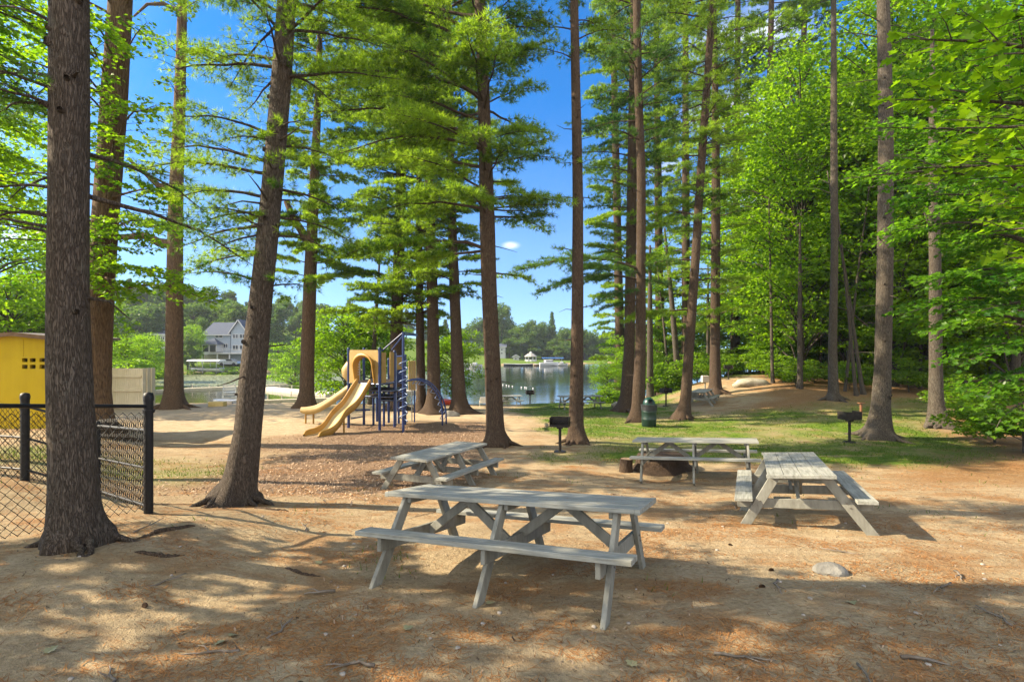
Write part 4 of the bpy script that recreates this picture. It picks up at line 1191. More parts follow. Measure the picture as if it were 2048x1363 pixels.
# ------------------------------------------------------------------ black chain-link fences
M_vinyl = plain("black vinyl coating", (.005, .005, .006), (.011, .011, .012), 15, .55, .3, 0, .05)
def chain_link(root, A, B, h, cell=.052, r=.0046, z0=.05):
    A, B = np.asarray(A, float), np.asarray(B, float); L = np.linalg.norm((B - A)[:2])
    n = int(L / cell); m_ = int(h / cell)
    b = MB(); x = (B - A) / L; nn = np.array([x[1], -x[0], 0]); 
    for i in range(n + 1):
        s_ = (i + ((np.arange(m_ + 2) + i) % 2)) * cell
        p = A + x * s_[:, None]; p[:, 2] += z0 + np.arange(m_ + 2) * cell; p += nn * (.004 * np.where((np.arange(m_ + 2) + i) % 2, 1, -1))[:, None]
        b.tube(p, r, 3, caps=False)
    o = b.build('wire_mesh', M_vinyl, root, loc=np.array(root.location)); o.location = (0, 0, 0)
def fence_tube(root, name, pts, r, n=12):
    b = MB(); b.tube(pts, r, n); o = b.build(name, M_vinyl, root, loc=np.array(root.location), smooth=False); o.location = (0, 0, 0); return o
def fence_post(root, p, h, r):
    o = fence_tube(root, 'fence_post', [p + (0, 0, -.1), p + (0, 0, h)], r, 16)
    b = MB(); b.lathe([(r * 1.1, -.05), (r * 1.14, .0), (r * .95, .045), (0, .06)], 16, p + (0, 0, h)); c = b.build('post_cap', M_vinyl, o, smooth=True, loc=np.array(root.location)); c.location = (0, 0, 0)
    b = MB(); b.tube([p + (0, 0, h - .20), p + (0, 0, h - .16)], r * 1.25, 16); b.tube([p + (-.0, -.03, h - .18), p + (0, r + .06, h - .18)], .012, 6); c = b.build('tension_band', M_vinyl, o, loc=np.array(root.location)); c.location = (0, 0, 0)
p2 = GP(297, 6.55); pL = GP(-70, 4.75); p3 = GP(196, 8.2); p1 = GP(50, 8.35); p0 = GP(-120, 8.8)
fr = thing('chain_link_fence', 'nearer black chain-link fence ending at the thick gate post', 'fence', p2)
fence_post(fr, p2, CZ + (YH - 793) / F * 6.55 - p2[2], .052)
hA = CZ + (YH - 811) / F * 4.75 - pL[2]; hB = CZ + (YH - 812) / F * 6.55 - p2[2]
fence_tube(fr, 'top_rail', [pL + (0, 0, hA), p2 + (0, 0, hB)], .022)
chain_link(fr, pL, p2, 1.16)
fr = thing('chain_link_fence', 'black chain-link fence behind, in front of the yellow shed', 'fence', p3)
fence_post(fr, p1, 1.33, .058); fence_post(fr, p3, 1.12, .04)
for zz, rr in ((1.10, .021), (.60, .017), (.10, .017)):
    fence_tube(fr, 'rail', [p0 + (0, 0, zz + .05), p1 + (0, 0, zz + .08), p3 + (0, 0, zz)], rr)
    fence_tube(fr, 'rail', [p3 + (0, 0, zz), p2 + (-.05, .02, zz * .93)], rr)
chain_link(fr, p0, p3, 1.12); chain_link(fr, p3 + (0, .02, 0), p2 + (-.06, .02, 0), 1.12)

# ------------------------------------------------------------------ yellow shed
m = NM("yellow painted boards")
nz = m.noise(m.coord((1, 1, .25)), 2.2, 6, .6); drt = m.noise(m.coord((1, 1, .5)), 5, 5, .65)
c = m.mix(m.mr(nz, .3, .7), (.40, .285, .010), (.48, .35, .014)); c = m.mix(m.mr(drt, .58, .75, 0, .4), c, (.30, .21, .03))
M_yel = m.done(c, .85, None, .15)
M_fascia = plain("brown fascia", (.10, .06, .03), (.18, .11, .06), 6, .8)
M_roofing = plain("asphalt shingles", (.10, .09, .085), (.18, .165, .15), 14, .95, .1, 0, .5)
D = 17.6; x0, x1 = P(-70, 0, D)[0], P(104, 0, D)[0]; zb = float(gz(-15, D)) - .1
xr = P(36, 0, D)[0]; zr = CZ + (YH - 670) / F * D; ze = CZ + (YH - 678) / F * D
shed = thing('yellow_shed', 'yellow shed with rows of small square holes, behind the black fence', 'shed', ((x0 + x1) / 2, D, zb))
so = np.array(shed.location)
def sb(mb, name, mat, parent=None):
    o = mb.build(name, mat, parent or shed, loc=so); o.location = (0, 0, 0); return o
cols = [(44, 55), (59.5, 71), (79, 90)]; rws = [(716, 723.5), (729, 737)]
zt = CZ + (YH - 716) / F * D + .02
b = MB(); th = .10
xs = [x0] + [P(q, 0, D)[0] for c_ in cols for q in c_] + [x1]
zs = sorted([zb] + [CZ + (YH - q) / F * D for r_ in rws for q in r_])
for k in range(len(zs) - 1):
    hole_row = k in (1, 3)
    if not hole_row: b.box(((x0 + x1) / 2, D + th / 2, (zs[k] + zs[k + 1]) / 2), (x1 - x0, th, zs[k + 1] - zs[k]))
    else:
        for j in range(0, len(xs), 2): b.box(((xs[j] + xs[j + 1]) / 2, D + th / 2, (zs[k] + zs[k + 1]) / 2), (xs[j + 1] - xs[j], th, zs[k + 1] - zs[k]))
b.prism([(x0, D + .001, zs[-1]), (x1, D + .001, zs[-1]), (x1, D + .001, ze), (xr, D + .001, zr), (x0, D + .001, ze - .03)], (0, th - .002, 0))
for u in (-50, -10, 46, 96): b.box((P(u, 0, D)[0], D - .006, (zs[-1] + ze) / 2), (.035, .012, ze - zs[-1] - .02))
b.box(((x0 + x1) / 2, D - .008, zs[-1] + .03), (x1 - x0, .016, .05))
sb(b, 'front_wall', M_yel)
b = MB(); 
for xx in (x0 + .05, x1 - .05):
    b = MB(); b.box((xx, D + th + 1.2, (zb + ze - .05) / 2), (.1, 2.4, ze - .05 - zb)); sb(b, 'side_wall', M_yel)
b = MB(); b.box(((x0 + x1) / 2, D + th + 2.45, (zb + ze) / 2), (x1 - x0, .1, ze - zb)); sb(b, 'back_wall', M_yel)
b = MB()
for (xa, za, xb, zb_) in ((x0 - .25, ze - .05, xr, zr), (xr, zr, x1 + .22, ze - .012)):
    b.prism([(xa, D - .22, za + .012), (xb, D - .22, zb_ + .012), (xb, D - .22, zb_ + .09), (xa, D - .22, za + .09)], (0, 3.0, 0))
rf = sb(b, 'roof', M_roofing)
b = MB()
for (xa, za, xb, zb_) in ((x0 - .25, ze - .05, xr, zr), (xr, zr, x1 + .22, ze - .012)):
    b.prism([(xa, D - .245, za - .03), (xb, D - .245, zb_ - .03), (xb, D - .245, zb_ + .10), (xa, D - .245, za + .10)], (0, .022, 0))
sb(b, 'fascia_board', M_fascia, rf)

# white panel fence
M_white = plain("white painted wood", (.62, .53, .35), (.72, .63, .45), 4, .65, .3, 0, .2, (1, 1, .3))
t = thing('panel_fence', 'cream board fence panel standing on the sand behind the massive brown trunk', 'fence', GP(258, 30))
zb = t.location[2]; zt_ = CZ + (YH - 736) / F * 30 - zb
b = MB(); r_ = np.random.default_rng(2)
L0, L1 = P(205, 0, 30)[0] - t.location[0], P(284, 0, 30)[0] - t.location[0]
nb = 18
for k in range(nb):
    w = (L1 - L0) / nb; b.box((L0 + w * (k + .5), 0, zt_ / 2 - .15 + .01 * r_.normal()), (w - .012, .03, zt_ + .3))
b.build('boards', M_white, t)
for zz in (.25, 1.05, 1.85):
    b = MB(); b.box(((L0 + L1) / 2, -.06, zz), (L1 - L0, .07, .11)); b.build('rail', M_white, t)
b = MB()
for k in range(3): b.box((L1 + .04 + .055 * k, .1 + .3 * k, zt_ / 2 - .15), (.075, .28, zt_ + .3), bev=.004)
b.build('return_boards', M_white, t)
# ------------------------------------------------------------------ beach: lifeguard chair, hull, docks, buoys
M_chair = plain("white chair paint", (.70, .68, .62), (.80, .78, .72), 6, .5, .4)
M_hull = plain("white hull", (.46, .47, .48), (.58, .59, .60), 4, .35, .5)
M_conc = plain("pale dock boards", (.42, .38, .31), (.56, .52, .44), 4, .85, .2, 0, .3)
M_boom = plain("weathered pontoon", (.40, .36, .24), (.55, .50, .36), 4, .8, .2, 0, .3)
M_block = plain("sun-bleached yellow block", (.50, .36, .12), (.62, .48, .20), 5, .7)
M_red = plain("red plastic", (.55, .05, .02), (.66, .08, .03), 6, .4, .5)
M_tarp = plain("canvas white", (.66, .66, .63), (.78, .78, .76), 5, .7)
M_navy = plain("navy canvas", (.02, .08, .24), (.035, .12, .32), 5, .6)
M_dark = plain("dark glass and trim", (.012, .014, .018), (.03, .034, .04), 5, .25, .5)  # near-black for glass, porch screens, dark hulls and trim

b0 = GP(459, 40.0); t = thing('lifeguard_chair', 'tall white lifeguard chair with ladder front on the beach', 'lifeguard chair', b0, rz=.5)
def st(name, mat, beams, parent=None):
    b = MB()
    for a, c, w, h in beams: b.beam(a, c, w, h, up=(0, 1, .01))
    return b.build(name, mat, parent or t)
for sx in (-1, 1):
    st('leg', M_chair, [((sx * .55, -.6, -.1), (sx * .38, -.30, 1.15), .09, .05)]); st('leg', M_chair, [((sx * .55, .6, -.1), (sx * .38, .28, 1.75), .09, .05)])
st('seat', M_chair, [((-.42, 0, 1.15), (.42, 0, 1.15), .04, .62)]); st('backrest', M_chair, [((-.42, .27, z), (.42, .27, z), .12, .03) for z in (1.32, 1.48, 1.64)])
st('armrest', M_chair, [((-.40, -.28, 1.40), (-.40, .3, 1.42), .09, .03)]); st('armrest', M_chair, [((.40, -.28, 1.40), (.40, .3, 1.42), .09, .03)])
for k in range(4): st('ladder_rung', M_chair, [((-.52 + .03 * k, -.56 + .06 * k, .25 + .25 * k), (.52 - .03 * k, -.56 + .06 * k, .25 + .25 * k), .08, .04)])
st('brace', M_chair, [((-.52, -.55, .2), (-.45, .5, .9), .07, .03), ((.52, -.55, .2), (.45, .5, .9), .07, .03)])

def hull(name, label, cat, c, L, Wd, H, yaw, mat, group=None, cabin=None, trim=None, canopy=None):
    t = thing(name, label, cat, c, rz=yaw, group=group)
    b = MB(); rows = []
    for s_ in np.linspace(0, 1, 13):
        w = Wd / 2 * (1 - max(0, (s_ - .45) / .55) ** 2.2) * (.92 if s_ == 0 else 1); x = (s_ - .5) * L; k = .10 * max(0, s_ - .4) * H * 3
        rows.append([(x, -w, H + k), (x, -w * .93, H * .55), (x, -w * .55, .02 + k * .6), (x, 0, -.08 + k * .8), (x, w * .55, .02 + k * .6), (x, w * .93, H * .55), (x, w, H + k)])
    b.sweep(rows); b.sweep([[rows[0][0], rows[0][2], rows[0][3]], [rows[0][6], rows[0][4], rows[0][3]]])
    b.sweep([[(r_[0][0], r_[0][1] * .94, r_[0][2] - .03), (r_[6][0], r_[6][1] * .94, r_[6][2] - .03)] for r_ in rows])
    b.build('hull', mat, t, smooth=False)
    if trim:
        e = MB(); e.tube([r_[0] for r_ in rows], .05, 5); e.tube([r_[6] for r_ in rows], .05, 5); e.build('gunwale', trim, t)
    if cabin:
        e = MB(); x_, l_, h_ = cabin; e.box((x_ * L, 0, H + h_ / 2), (l_ * L, Wd * .72, h_), bev=.12); cb = e.build('cabin', M_hull, t)
        e = MB(); e.box((x_ * L + l_ * L * .1, 0, H + h_ * .68), (l_ * L * .84, Wd * .74, h_ * .3), bev=.02); e.build('windscreen', M_dark, cb)
    if canopy:
        e = MB(); zt = H + 1.35
        e.prism([(-.5 * L, -Wd * .55, zt), (-.5 * L, Wd * .55, zt), (-.5 * L, Wd * .4, zt + .28), (-.5 * L, -Wd * .4, zt + .28)], (L * 1.0, 0, 0)); cp = e.build('canopy', canopy, t)
        for sx in (-.42, 0, .42):
            for sy in (-1, 1):
                e = MB(); e.tube([(sx * L, sy * Wd * .5, -.4), (sx * L, sy * Wd * .5, zt)], .05, 6); e.build('canopy_post', M_steel, t)
    return t
p = GP(450, 37.5); hull('rowing_boat', 'white rowing boat lying on the sand in front of the lifeguard chair', 'boat', (p[0], p[1], p[2] + .02), 2.0, 1.1, .34, 2.9, M_hull)
p = GP(435, 31.5); b = MB(); b.box((0, 0, .12), (.95, .4, .30), bev=.03); o = b.build('timber_block', M_block); o.location = [float(v) for v in p]; o.rotation_euler = (0, 0, -.05)
tag(o, 'low yellowish block on the sand in front of the lifeguard chair', 'block')
p = GP(895, 33.0); hull('kayak', 'red plastic kayak on the shore behind the climbing arch', 'kayak', (p[0], p[1], p[2] + .04), 2.6, .62, .28, 2.5, M_red)
p = GP(966, 31.5); t = thing('beach_sign', 'small white board on legs half hidden left of the middle pine trunk', 'sign', p)
b = MB(); b.box((0, 0, .36), (.36, .04, .36), bev=.01); b.build('board', M_chair, t)
for sx in (-.2, .2):
    b = MB(); b.box((sx, .04, .1), (.05, .035, .5)); b.build('leg', M_chair, t)
p = GP(1410, 33.5); t = thing('utility_box', 'small pale box on a post behind the far picnic table', 'box', p)
b = MB(); b.tube([(0, 0, -.1), (0, 0, .55)], .05, 8); b.build('post', M_leg, t)
b = MB(); b.box((0, 0, .72), (.42, .3, .42), bev=.02); b.build('cabinet', plain("beige cabinet", (.45, .40, .33), (.52, .47, .40), 5, .6), t)

def W_(px, py): d = F * (CZ - LAKE_Z) / (py - YH); return np.array([(px - CX) / F * d, d, LAKE_Z])
def dock(label, pts, w, h, mat, cat='dock', name='swim_dock'):
    q = [W_(*p_) for p_ in pts]; c = np.mean(q, 0)
    t = thing(name, label, cat, c)
    for a, b_ in zip(q[:-1], q[1:]):
        mb = MB(); mb.beam(a - c + (0, 0, h / 2 - .05), b_ - c + (0, 0, h / 2 - .05), w, h, bev=.02); mb.build('deck_section', mat, t)
    n = 0
    for a, b_ in zip(q[:-1], q[1:]):
        for k in np.arange(0, 1, .34):
            e = a + (b_ - a) * k - c; mb = MB(); mb.tube([e + (0, w * .52, -1), e + (0, w * .52, h + .35)], .06, 6); mb.build('piling', M_conc, t)
dock('long pale floating boom enclosing the swimming area, seen beyond the lone orange trunk', [(296, 785), (380, 780), (478, 776), (575, 771.5)], .9, .32, M_boom)
dock('wide pale dock running out behind the forked pine', [(528, 778.5), (600, 786), (668, 791)], 2.2, .35, M_conc)
dock('near pontoon edge of the swimming area, behind the slides', [(470, 809), (560, 806), (672, 802)], .7, .42, M_boom)
dock('pale dock section visible under the playground climbing arch', [(668, 791), (740, 789), (842, 784)], 1.5, .35, M_conc)
M_buoy = plain("white foam buoy", (.74, .74, .72), (.82, .82, .80), 6, .5)
bm_ = MB(); V, T = blob((.10, .10, .09), 3, 2, .02); bm_.add(V, T=T); buoy = bm_.build('buoy', M_buoy, smooth=True)
tag(buoy, 'white float on the line of buoys across the swimming area', 'buoy', 'white floats on the swim line')
for k, (px, py) in enumerate([(1006, 770), (1013, 771), (1018, 772), (1025, 773), (1043, 775), (1050, 775), (1053, 776), (1066, 777)]):
    o = buoy if k == 0 else buoy.copy()
    if k: COL.objects.link(o)
    q = W_(px, py); o.location = (q[0], q[1], q[2] + .06)

# lily pads and shore reeds: nobody could count them
r_ = np.random.default_rng(8)
def pads(name, n, fx):
    c = fx(n); c = c[lake_sd(c[:, 0], c[:, 1]) < -1.0]; n = len(c)
    a = np.arange(7) / 7 * 2 * np.pi; r = r_.uniform(.10, .24, n)
    V = np.stack([c[:, 0:1] + np.cos(a) * r[:, None], c[:, 1:2] + np.sin(a) * r[:, None], np.full((n, 7), LAKE_Z + .014) + r_.uniform(0, .012, (n, 1))], -1)
    T = np.array([(0, i, i + 1) for i in range(1, 6)])[None] + (np.arange(n) * 7)[:, None, None]
    b = MB(); b.add(V.reshape(-1, 3), T=T.reshape(-1, 3))
    tag(b.build(name, plain("lily pads", (.13, .16, .06), (.26, .28, .13), 3, .45, .5)), 'pale lily pads floating on the left of the lake', 'lily pads', kind='stuff')
pads('lily_pads', 26000, lambda n: np.stack([r_.uniform(-62, -14, n), r_.uniform(71, 104, n)], 1)[fbm(np.linspace(0, 1, n), np.zeros(n)) > -1])

# ------------------------------------------------------------------ houses and boats on the far shore
M_siding = plain("pale blue-grey siding", (.24, .29, .35), (.31, .36, .43), 3, .7, .2)
M_wsid = plain("white siding", (.36, .37, .37), (.44, .45, .45), 3, .7, .2)
M_tanh = plain("tan stucco", (.30, .26, .20), (.36, .32, .25), 3, .8, .2)
M_slate = plain("slate grey shingles", (.045, .058, .085), (.075, .09, .125), 9, .85, .2, 0, .3)
M_stone = plain("stone foundation", (.20, .18, .16), (.34, .31, .28), 6, .9, .1, 0, .5)
M_trim = plain("white trim", (.45, .45, .45), (.54, .54, .54), 4, .6)
M_glass = plain("window glass", (.02, .03, .045), (.05, .065, .09), 2, .12, .6)
def house(label, d, px0, px1, py_base, py_eave, py_ridge, depth, wall, roof, ridge='x', wins=(), name='lake_house', cat='house', group=None):
    """front wall facing the camera spans px0..px1 at distance d; windows in px/py"""
    x0, x1 = P(px0, 0, d)[0], P(px1, 0, d)[0]; z = lambda py: CZ + (YH - py) / F * d
    zb, ze, zr = z(py_base) - 1.5, z(py_eave), z(py_ridge)
    t = thing(name, label, cat, ((x0 + x1) / 2, d, zb), group=group); o_ = np.array(t.location); w = x1 - x0
    b = MB(); b.box((0, depth / 2, (ze - zb) / 2), (w, depth, ze - zb))
    if ridge == 'x':
        for sx in (-1, 1): b.prism([(sx * (w / 2 - .05), .02, ze - zb + .001), (sx * (w / 2 - .05), depth - .02, ze - zb + .001), (sx * (w / 2 - .05), depth / 2, zr - zb - .12)], (-sx * .2, 0, 0))
    else: b.prism([(-w / 2 + .02, .05, ze - zb + .001), (w / 2 - .02, .05, ze - zb + .001), (0, .05, zr - zb - .12)], (0, .2, 0))
    b.build('wall', wall, t)
    b = MB(); ov = .4; h = zr - ze
    if ridge == 'x':
        for sy in (-1, 1):
            ya = depth / 2 + sy * (depth / 2 + ov); za = ze - zb - h * ov / (depth / 2)
            b.prism([(-w / 2 - ov, ya, za), (-w / 2 - ov, depth / 2, zr - zb), (-w / 2 - ov, depth / 2, zr - zb + .18), (-w / 2 - ov, ya, za + .18)], (w + 2 * ov, 0, 0))
    else:
        for sx in (-1, 1):
            xa = sx * (w / 2 + ov); za = ze - zb - h * ov / (w / 2)
            b.prism([(xa, -ov, za), (0, -ov, zr - zb), (0, -ov, zr - zb + .18), (xa, -ov, za + .18)], (0, depth + 2 * ov, 0))
    rf = b.build('roof', roof, t)
    b = MB()
    if ridge == 'x': b.box((0, -ov - .03, ze - zb - h * ov / (depth / 2) + .05), (w + 2 * ov, .05, .22))
    else:
        for sx in (-1, 1): b.beam((sx * (w / 2 + ov), -ov - .03, ze - zb - h * ov / (w / 2) + .06), (0, -ov - .03, zr - zb + .06), .22, .05, up=(0, 1, 0))
    b.build('fascia', M_trim, rf)
    for wn in wins:
        a, c_, q0, q1 = wn[:4]
        xa, xb, za, zb2 = P(a, 0, d)[0] - o_[0], P(c_, 0, d)[0] - o_[0], z(q1) - zb, z(q0) - zb
        f = MB(); m_ = .10
        f.box(((xa + xb) / 2, -.04, zb2), (xb - xa + 2 * m_, .07, m_)); f.box(((xa + xb) / 2, -.04, za), (xb - xa + 2 * m_, .07, m_))
        for xx in (xa - m_ / 2, (xa + xb) / 2, xb + m_ / 2): f.box((xx, -.041, (za + zb2) / 2), (m_ * .8, .068, zb2 - za - m_))
        fr_ = f.build('window', M_trim, t)
        g = MB(); g.box(((xa + xb) / 2, -.018, (za + zb2) / 2), (xb - xa, .03, zb2 - za)); g.build('pane', M_glass, fr_)
    return t, o_
D = 119.0
hs_, ho = house('blue-grey house across the water with a screened porch, seen left of the leaning pine', D, 408, 461, 726, 668, 644, 9, M_siding, M_slate, 'x', [(431, 445, 668.5, 675), (408.5, 417, 689, 697), (448, 455, 687, 695)])
z = lambda py, d=D: CZ + (YH - py) / F * d
b = MB(); xa, xb = P(417.5, 0, D)[0] - ho[0], P(446, 0, D)[0] - ho[0]
b.box(((xa + xb) / 2, -1.3, z(696) - ho[2]), (xb - xa, 2.6, z(689) - z(704))); pr = b.build('porch', M_trim, hs_)
b = MB(); n_ = 4
for k in range(2):
    wx = (xb - xa) / 2; b.box((xa + wx * (k + .5), -2.62, z(696.5) - ho[2]), (wx - .35, .06, z(690.5) - z(703)))
b.build('screen', M_dark, pr)
b = MB(); zt = z(688.5) - ho[2]; zp = z(675.5) - ho[2]; xm = (xa + xb) / 2
b.add([(xa - .5, -3.1, zt), (xb + .5, -3.1, zt), (xb + .5, 0.0, zt), (xa - .5, 0.0, zt), (xm, -.6, zp)], T=[(0, 1, 4), (1, 2, 4), (3, 0, 4)], N=[[3, 2, 1, 0]]); b.build('porch_roof', M_slate, hs_)
b = MB(); b.box((xm + 3.2, -1.2, z(706) - ho[2]), (xb - xa + 7, 2.8, .25)); dk = b.build('deck', M_trim, hs_)
b = MB()
for k in range(24): b.box((xb + .15 + k * .28, -2.5, z(702) - ho[2]), (.05, .05, .95))
b.box((xb + 3.3, -2.5, z(697.8) - ho[2]), (6.6, .09, .09)); b.build('railing', M_trim, dk)
for px in (416, 446, 470):
    b = MB(); b.box((P(px, 0, D)[0] - ho[0], -2.3, (z(706) - ho[2]) / 2 - .1), (.22, .22, z(706) - ho[2])); b.build('deck_post', M_trim, hs_)
b = MB(); b.box((0, -.06, (z(709) - ho[2]) / 2), (P(461, 0, D)[0] - P(408, 0, D)[0] - .1, .1, z(709) - ho[2])); b.build('foundation', M_stone, hs_)
house('second gabled wing of pale siding right beside the blue-grey house', D - .5, 462, 493, 726, 662, 640, 10, M_siding, M_slate, 'y', [(466, 476, 668, 676), (480, 490, 668, 676), (466, 476, 690, 700), (480, 490, 690, 700)])
house('half-hidden white house with grey roof in the trees, left of the lone orange trunk', 128, 305, 334, 700, 668, 655, 8, M_wsid, M_slate, 'x', [(310, 317, 673, 680), (322, 329, 673, 680)])
house('white waterfront house on the far shore, just right of the middle pine trunk', 182, 994, 1011, 722, 693, 687, 9, M_wsid, M_slate, 'x', [(1002, 1005, 697, 701), (1002, 1005, 704, 708), (997, 1000, 704, 708)])
house('tall pale house among far trees above the blue boat awning', 190, 1105, 1120, 718, 696, 691, 8, M_tanh, M_slate, 'y', [(1108, 1110, 699, 702), (1114, 1117, 699, 702), (1108, 1110, 706, 710)])
house('small white shed on the far lawn left of the gazebo', 176, 1026, 1038, 722, 713, 709.5, 4, M_wsid, M_slate, 'y', [(1030, 1033, 715, 719)], name='lake_shed', cat='shed')
# gazebo
g0 = P(1061.5, 722, 172); gz0 = thing('gazebo', 'white gazebo with a cupola on the far shore', 'gazebo', g0)
z_ = lambda py: (722 - py) / F * 172
b = MB(); b.lathe([(0, z_(711.5)), (0.01, z_(704.5)), (1.0, z_(707)), (2.1, z_(712)), (2.15, z_(712.8)), (0, z_(712.8))], 8); b.build('roof', plain("grey-white shingles", (.26, .24, .21), (.33, .31, .28), 5, .8), gz0)
b = MB(); b.lathe([(.0, z_(702.5)), (.45, z_(704)), (.4, z_(704.4)), (.4, z_(706.2))], 8); b.build('cupola', M_trim, gz0)
for k in range(8):
    a = k / 8 * 2 * np.pi + .3; b = MB(); b.box((1.85 * math.cos(a), 1.85 * math.sin(a), z_(712.8) / 2 - .3), (.16, .16, z_(712.8) + .6)); b.build('post', M_trim, gz0)
b = MB(); b.lathe([(1.9, -.6), (1.9, z_(718.5)), (1.8, z_(718.5)), (1.8, -.6)], 8); b.build('railing', M_trim, gz0)
# car by the house
M_car = plain("silver car paint", (.40, .43, .48), (.46, .49, .54), 3, .25, .6, .4, 0)
M_tyre = plain("tyre rubber", (.01, .01, .01), (.02, .02, .02), 9, .8)
c0 = GP(459, 115.5); car = thing('parked_car', 'silver car parked below the blue-grey house', 'car', c0)
prof = [(-2.1, .3), (-2.15, .75), (-1.75, .92), (-1.1, 1.0), (-.55, 1.42), (.65, 1.42), (1.35, .98), (2.05, .9), (2.15, .55), (2.1, .3)]
b = MB(); b.prism([(x, -.85, z) for x, z in prof], (0, 1.7, 0)); b.build('body', M_car, car)
b = MB(); b.prism([(x, -.87, z) for x, z in [(-.95, 1.02), (-.5, 1.36), (.6, 1.36), (1.15, 1.0)]], (0, 1.74, 0)); b.build('windows', M_dark, car)
for sx in (-1.3, 1.35):
    b = MB(); b.tube([(sx, -.9, .32), (sx, .9, .32)], .33, 14); b.build('wheel', M_tyre, car)
# boats
wl = LAKE_Z
q = W_(404, 749); hull('covered_boat', 'motor boat on a lift under a long white canopy, left part of the lake', 'boat', (q[0], q[1] + 1.5, wl + .55), 6.6, 2.2, .7, 3.05, M_hull, None, None, M_dark, M_tarp)
for lab, px, py, L, H, yaw, mat, cab, trm, cnp in [
    ('low dark-hulled boat at the left end of the far moorings', 1023, 731, 4.6, .55, 3.1, M_dark, None, M_hull, None),
    ('long pontoon boat moored between the dark boat and the white cruiser', 1048, 731, 5.2, .5, .05, M_dark, None, M_hull, None),
    ('red-brown small boat beside the white cruiser', 1078, 731, 3.0, .45, 3.2, M_fascia, None, M_hull, None),
    ('white motor cruiser moored in the middle of the far boats', 1098, 731.5, 5.4, .95, .12, M_hull, (-.02, .45, .8), M_hull, None),
    ('white runabout moored right of the white cruiser', 1123, 731, 3.4, .7, 2.9, M_hull, (.0, .3, .5), M_dark, None),
    ('boat under a long blue awning on the far shore', 1103, 727.5, 6.6, .6, .0, M_hull, None, None, M_navy),
    ('white boat at the moorings left of the middle pine trunk', 933, 733, 4.0, .7, .2, M_hull, (.0, .35, .6), M_hull, None),
    ('white boat with dark trim next to the trunk, left moorings', 951, 733.5, 3.4, .7, 2.9, M_hull, (.05, .3, .5), M_dark, None)]:
    q = W_(px, py); dd = q[1]
    if cnp is M_navy: q = np.array([P(px, 0, 168)[0], 168 - 5, wl]); 
    hull('moored_boat', lab, 'boat', (q[0], q[1], wl - .02), L, 1.9, H, yaw, mat, 'boats moored on the far shore', cab, trm, cnp)

# ------------------------------------------------------------------ far and middle-distance greenery
def clump_tree(seed, h, rw, n, trunk_r, leafsize, low=.25, nclump=26, pine_like=False, flat=1.0):
    """crown of leaf clumps (V, T, tint) and trunk (V, Q), rooted at the origin"""
    r = np.random.default_rng(seed); mb = MB(); tn = []
    wood = MB(); wood.tube([(0, 0, -.5), (r.normal(0, .1), r.normal(0, .1), h * .5), (r.normal(0, .2), r.normal(0, .2), h * .93)], [trunk_r, trunk_r * .6, trunk_r * .1], 7, False)
    per = n // nclump; P_ = []; X_ = []
    for k in range(nclump):
        if pine_like:
            f = low + (1 - low) * (k + .5) / nclump; a = k * 2.4 + r.normal(0, .3); R = rw * (1 - f) ** .75 * r.uniform(.6, 1.1) + .2
            c = np.array([math.cos(a) * R * .6, math.sin(a) * R * .6, f * h]); s = np.array([R * .55, R * .55, h * .018 + .15])
        else:
            u = r.normal(size=3); u /= np.linalg.norm(u); rad = r.uniform(.45, 1.0)
            c = np.array([u[0] * rw * rad, u[1] * rw * rad, h * (low + (1 - low) * (.5 + .5 * u[2] * rad))]); s = np.array([rw * .34, rw * .34, h * .075 * flat]) * r.uniform(.6, 1.3)
        q = r.normal(size=(per, 3)); q /= np.linalg.norm(q, axis=1)[:, None]; q *= r.uniform(.3, 1, (per, 1)) ** .6
        P_.append(c + q * s); X_.append(q * (1, 1, .5) + r.normal(0, .4, (per, 3)))
        wood.tube([(0, 0, max(.1, c[2] - h * .12) if not pine_like else c[2]), c * (.55, .55, 1) + (0, 0, -h * .03), c], [trunk_r * .35, trunk_r * .2, .02], 4, False)
    pos = np.vstack(P_); X = np.vstack(X_)
    N = r.normal(0, .5, pos.shape) + (0, 0, 1)
    scatter(mb, LEAF[0], LEAF[1], pos, X, N, r.uniform(.7, 1.3, len(pos)) * leafsize, tn)
    return (mb, np.concatenate(tn), wood)
FARK = {}
def far_kind(key, leafm, barkm, **kw):
    mb, tn, wd_ = clump_tree(**kw)
    root = bpy.data.objects.new('far_tree', None)
    c = mb.build('crown', leafm, None, tint=tn); w = wd_.build('trunk', barkm, None, smooth=True)
    c.parent = root; w.parent = root
    FARK[key] = root
far_kind('oak', M_far, B_grey, seed=1, h=15, rw=5.2, n=5200, trunk_r=.32, leafsize=.55)
far_kind('maple', M_far, B_grey, seed=2, h=12, rw=4.6, n=4600, trunk_r=.28, leafsize=.5, low=.12)
far_kind('pine', M_pine_far, B_pine, seed=3, h=17, rw=4.2, n=4200, trunk_r=.3, leafsize=.5, low=.18, nclump=40, pine_like=True)
far_kind('young', M_maple, B_grey, seed=4, h=8, rw=3.6, n=11000, trunk_r=.14, leafsize=.18, low=.06, nclump=64, flat=.6)
far_kind('bush', M_shrub, B_grey, seed=5, h=2.4, rw=1.7, n=2600, trunk_r=.05, leafsize=.16, low=.05, nclump=22)
far_kind('tallmaple', M_maple, B_grey, seed=6, h=15, rw=4.4, n=11000, trunk_r=.20, leafsize=.23, low=.10, nclump=70)
far_kind('forestmaple', M_maple, B_grey, seed=8, h=26, rw=6.2, n=26000, trunk_r=.22, leafsize=.24, low=.04, nclump=150, flat=.28)
far_kind('sapling', M_maple, B_grey, seed=12, h=6, rw=2.7, n=8000, trunk_r=.06, leafsize=.17, low=.03, nclump=60, flat=.35)
USED = {}
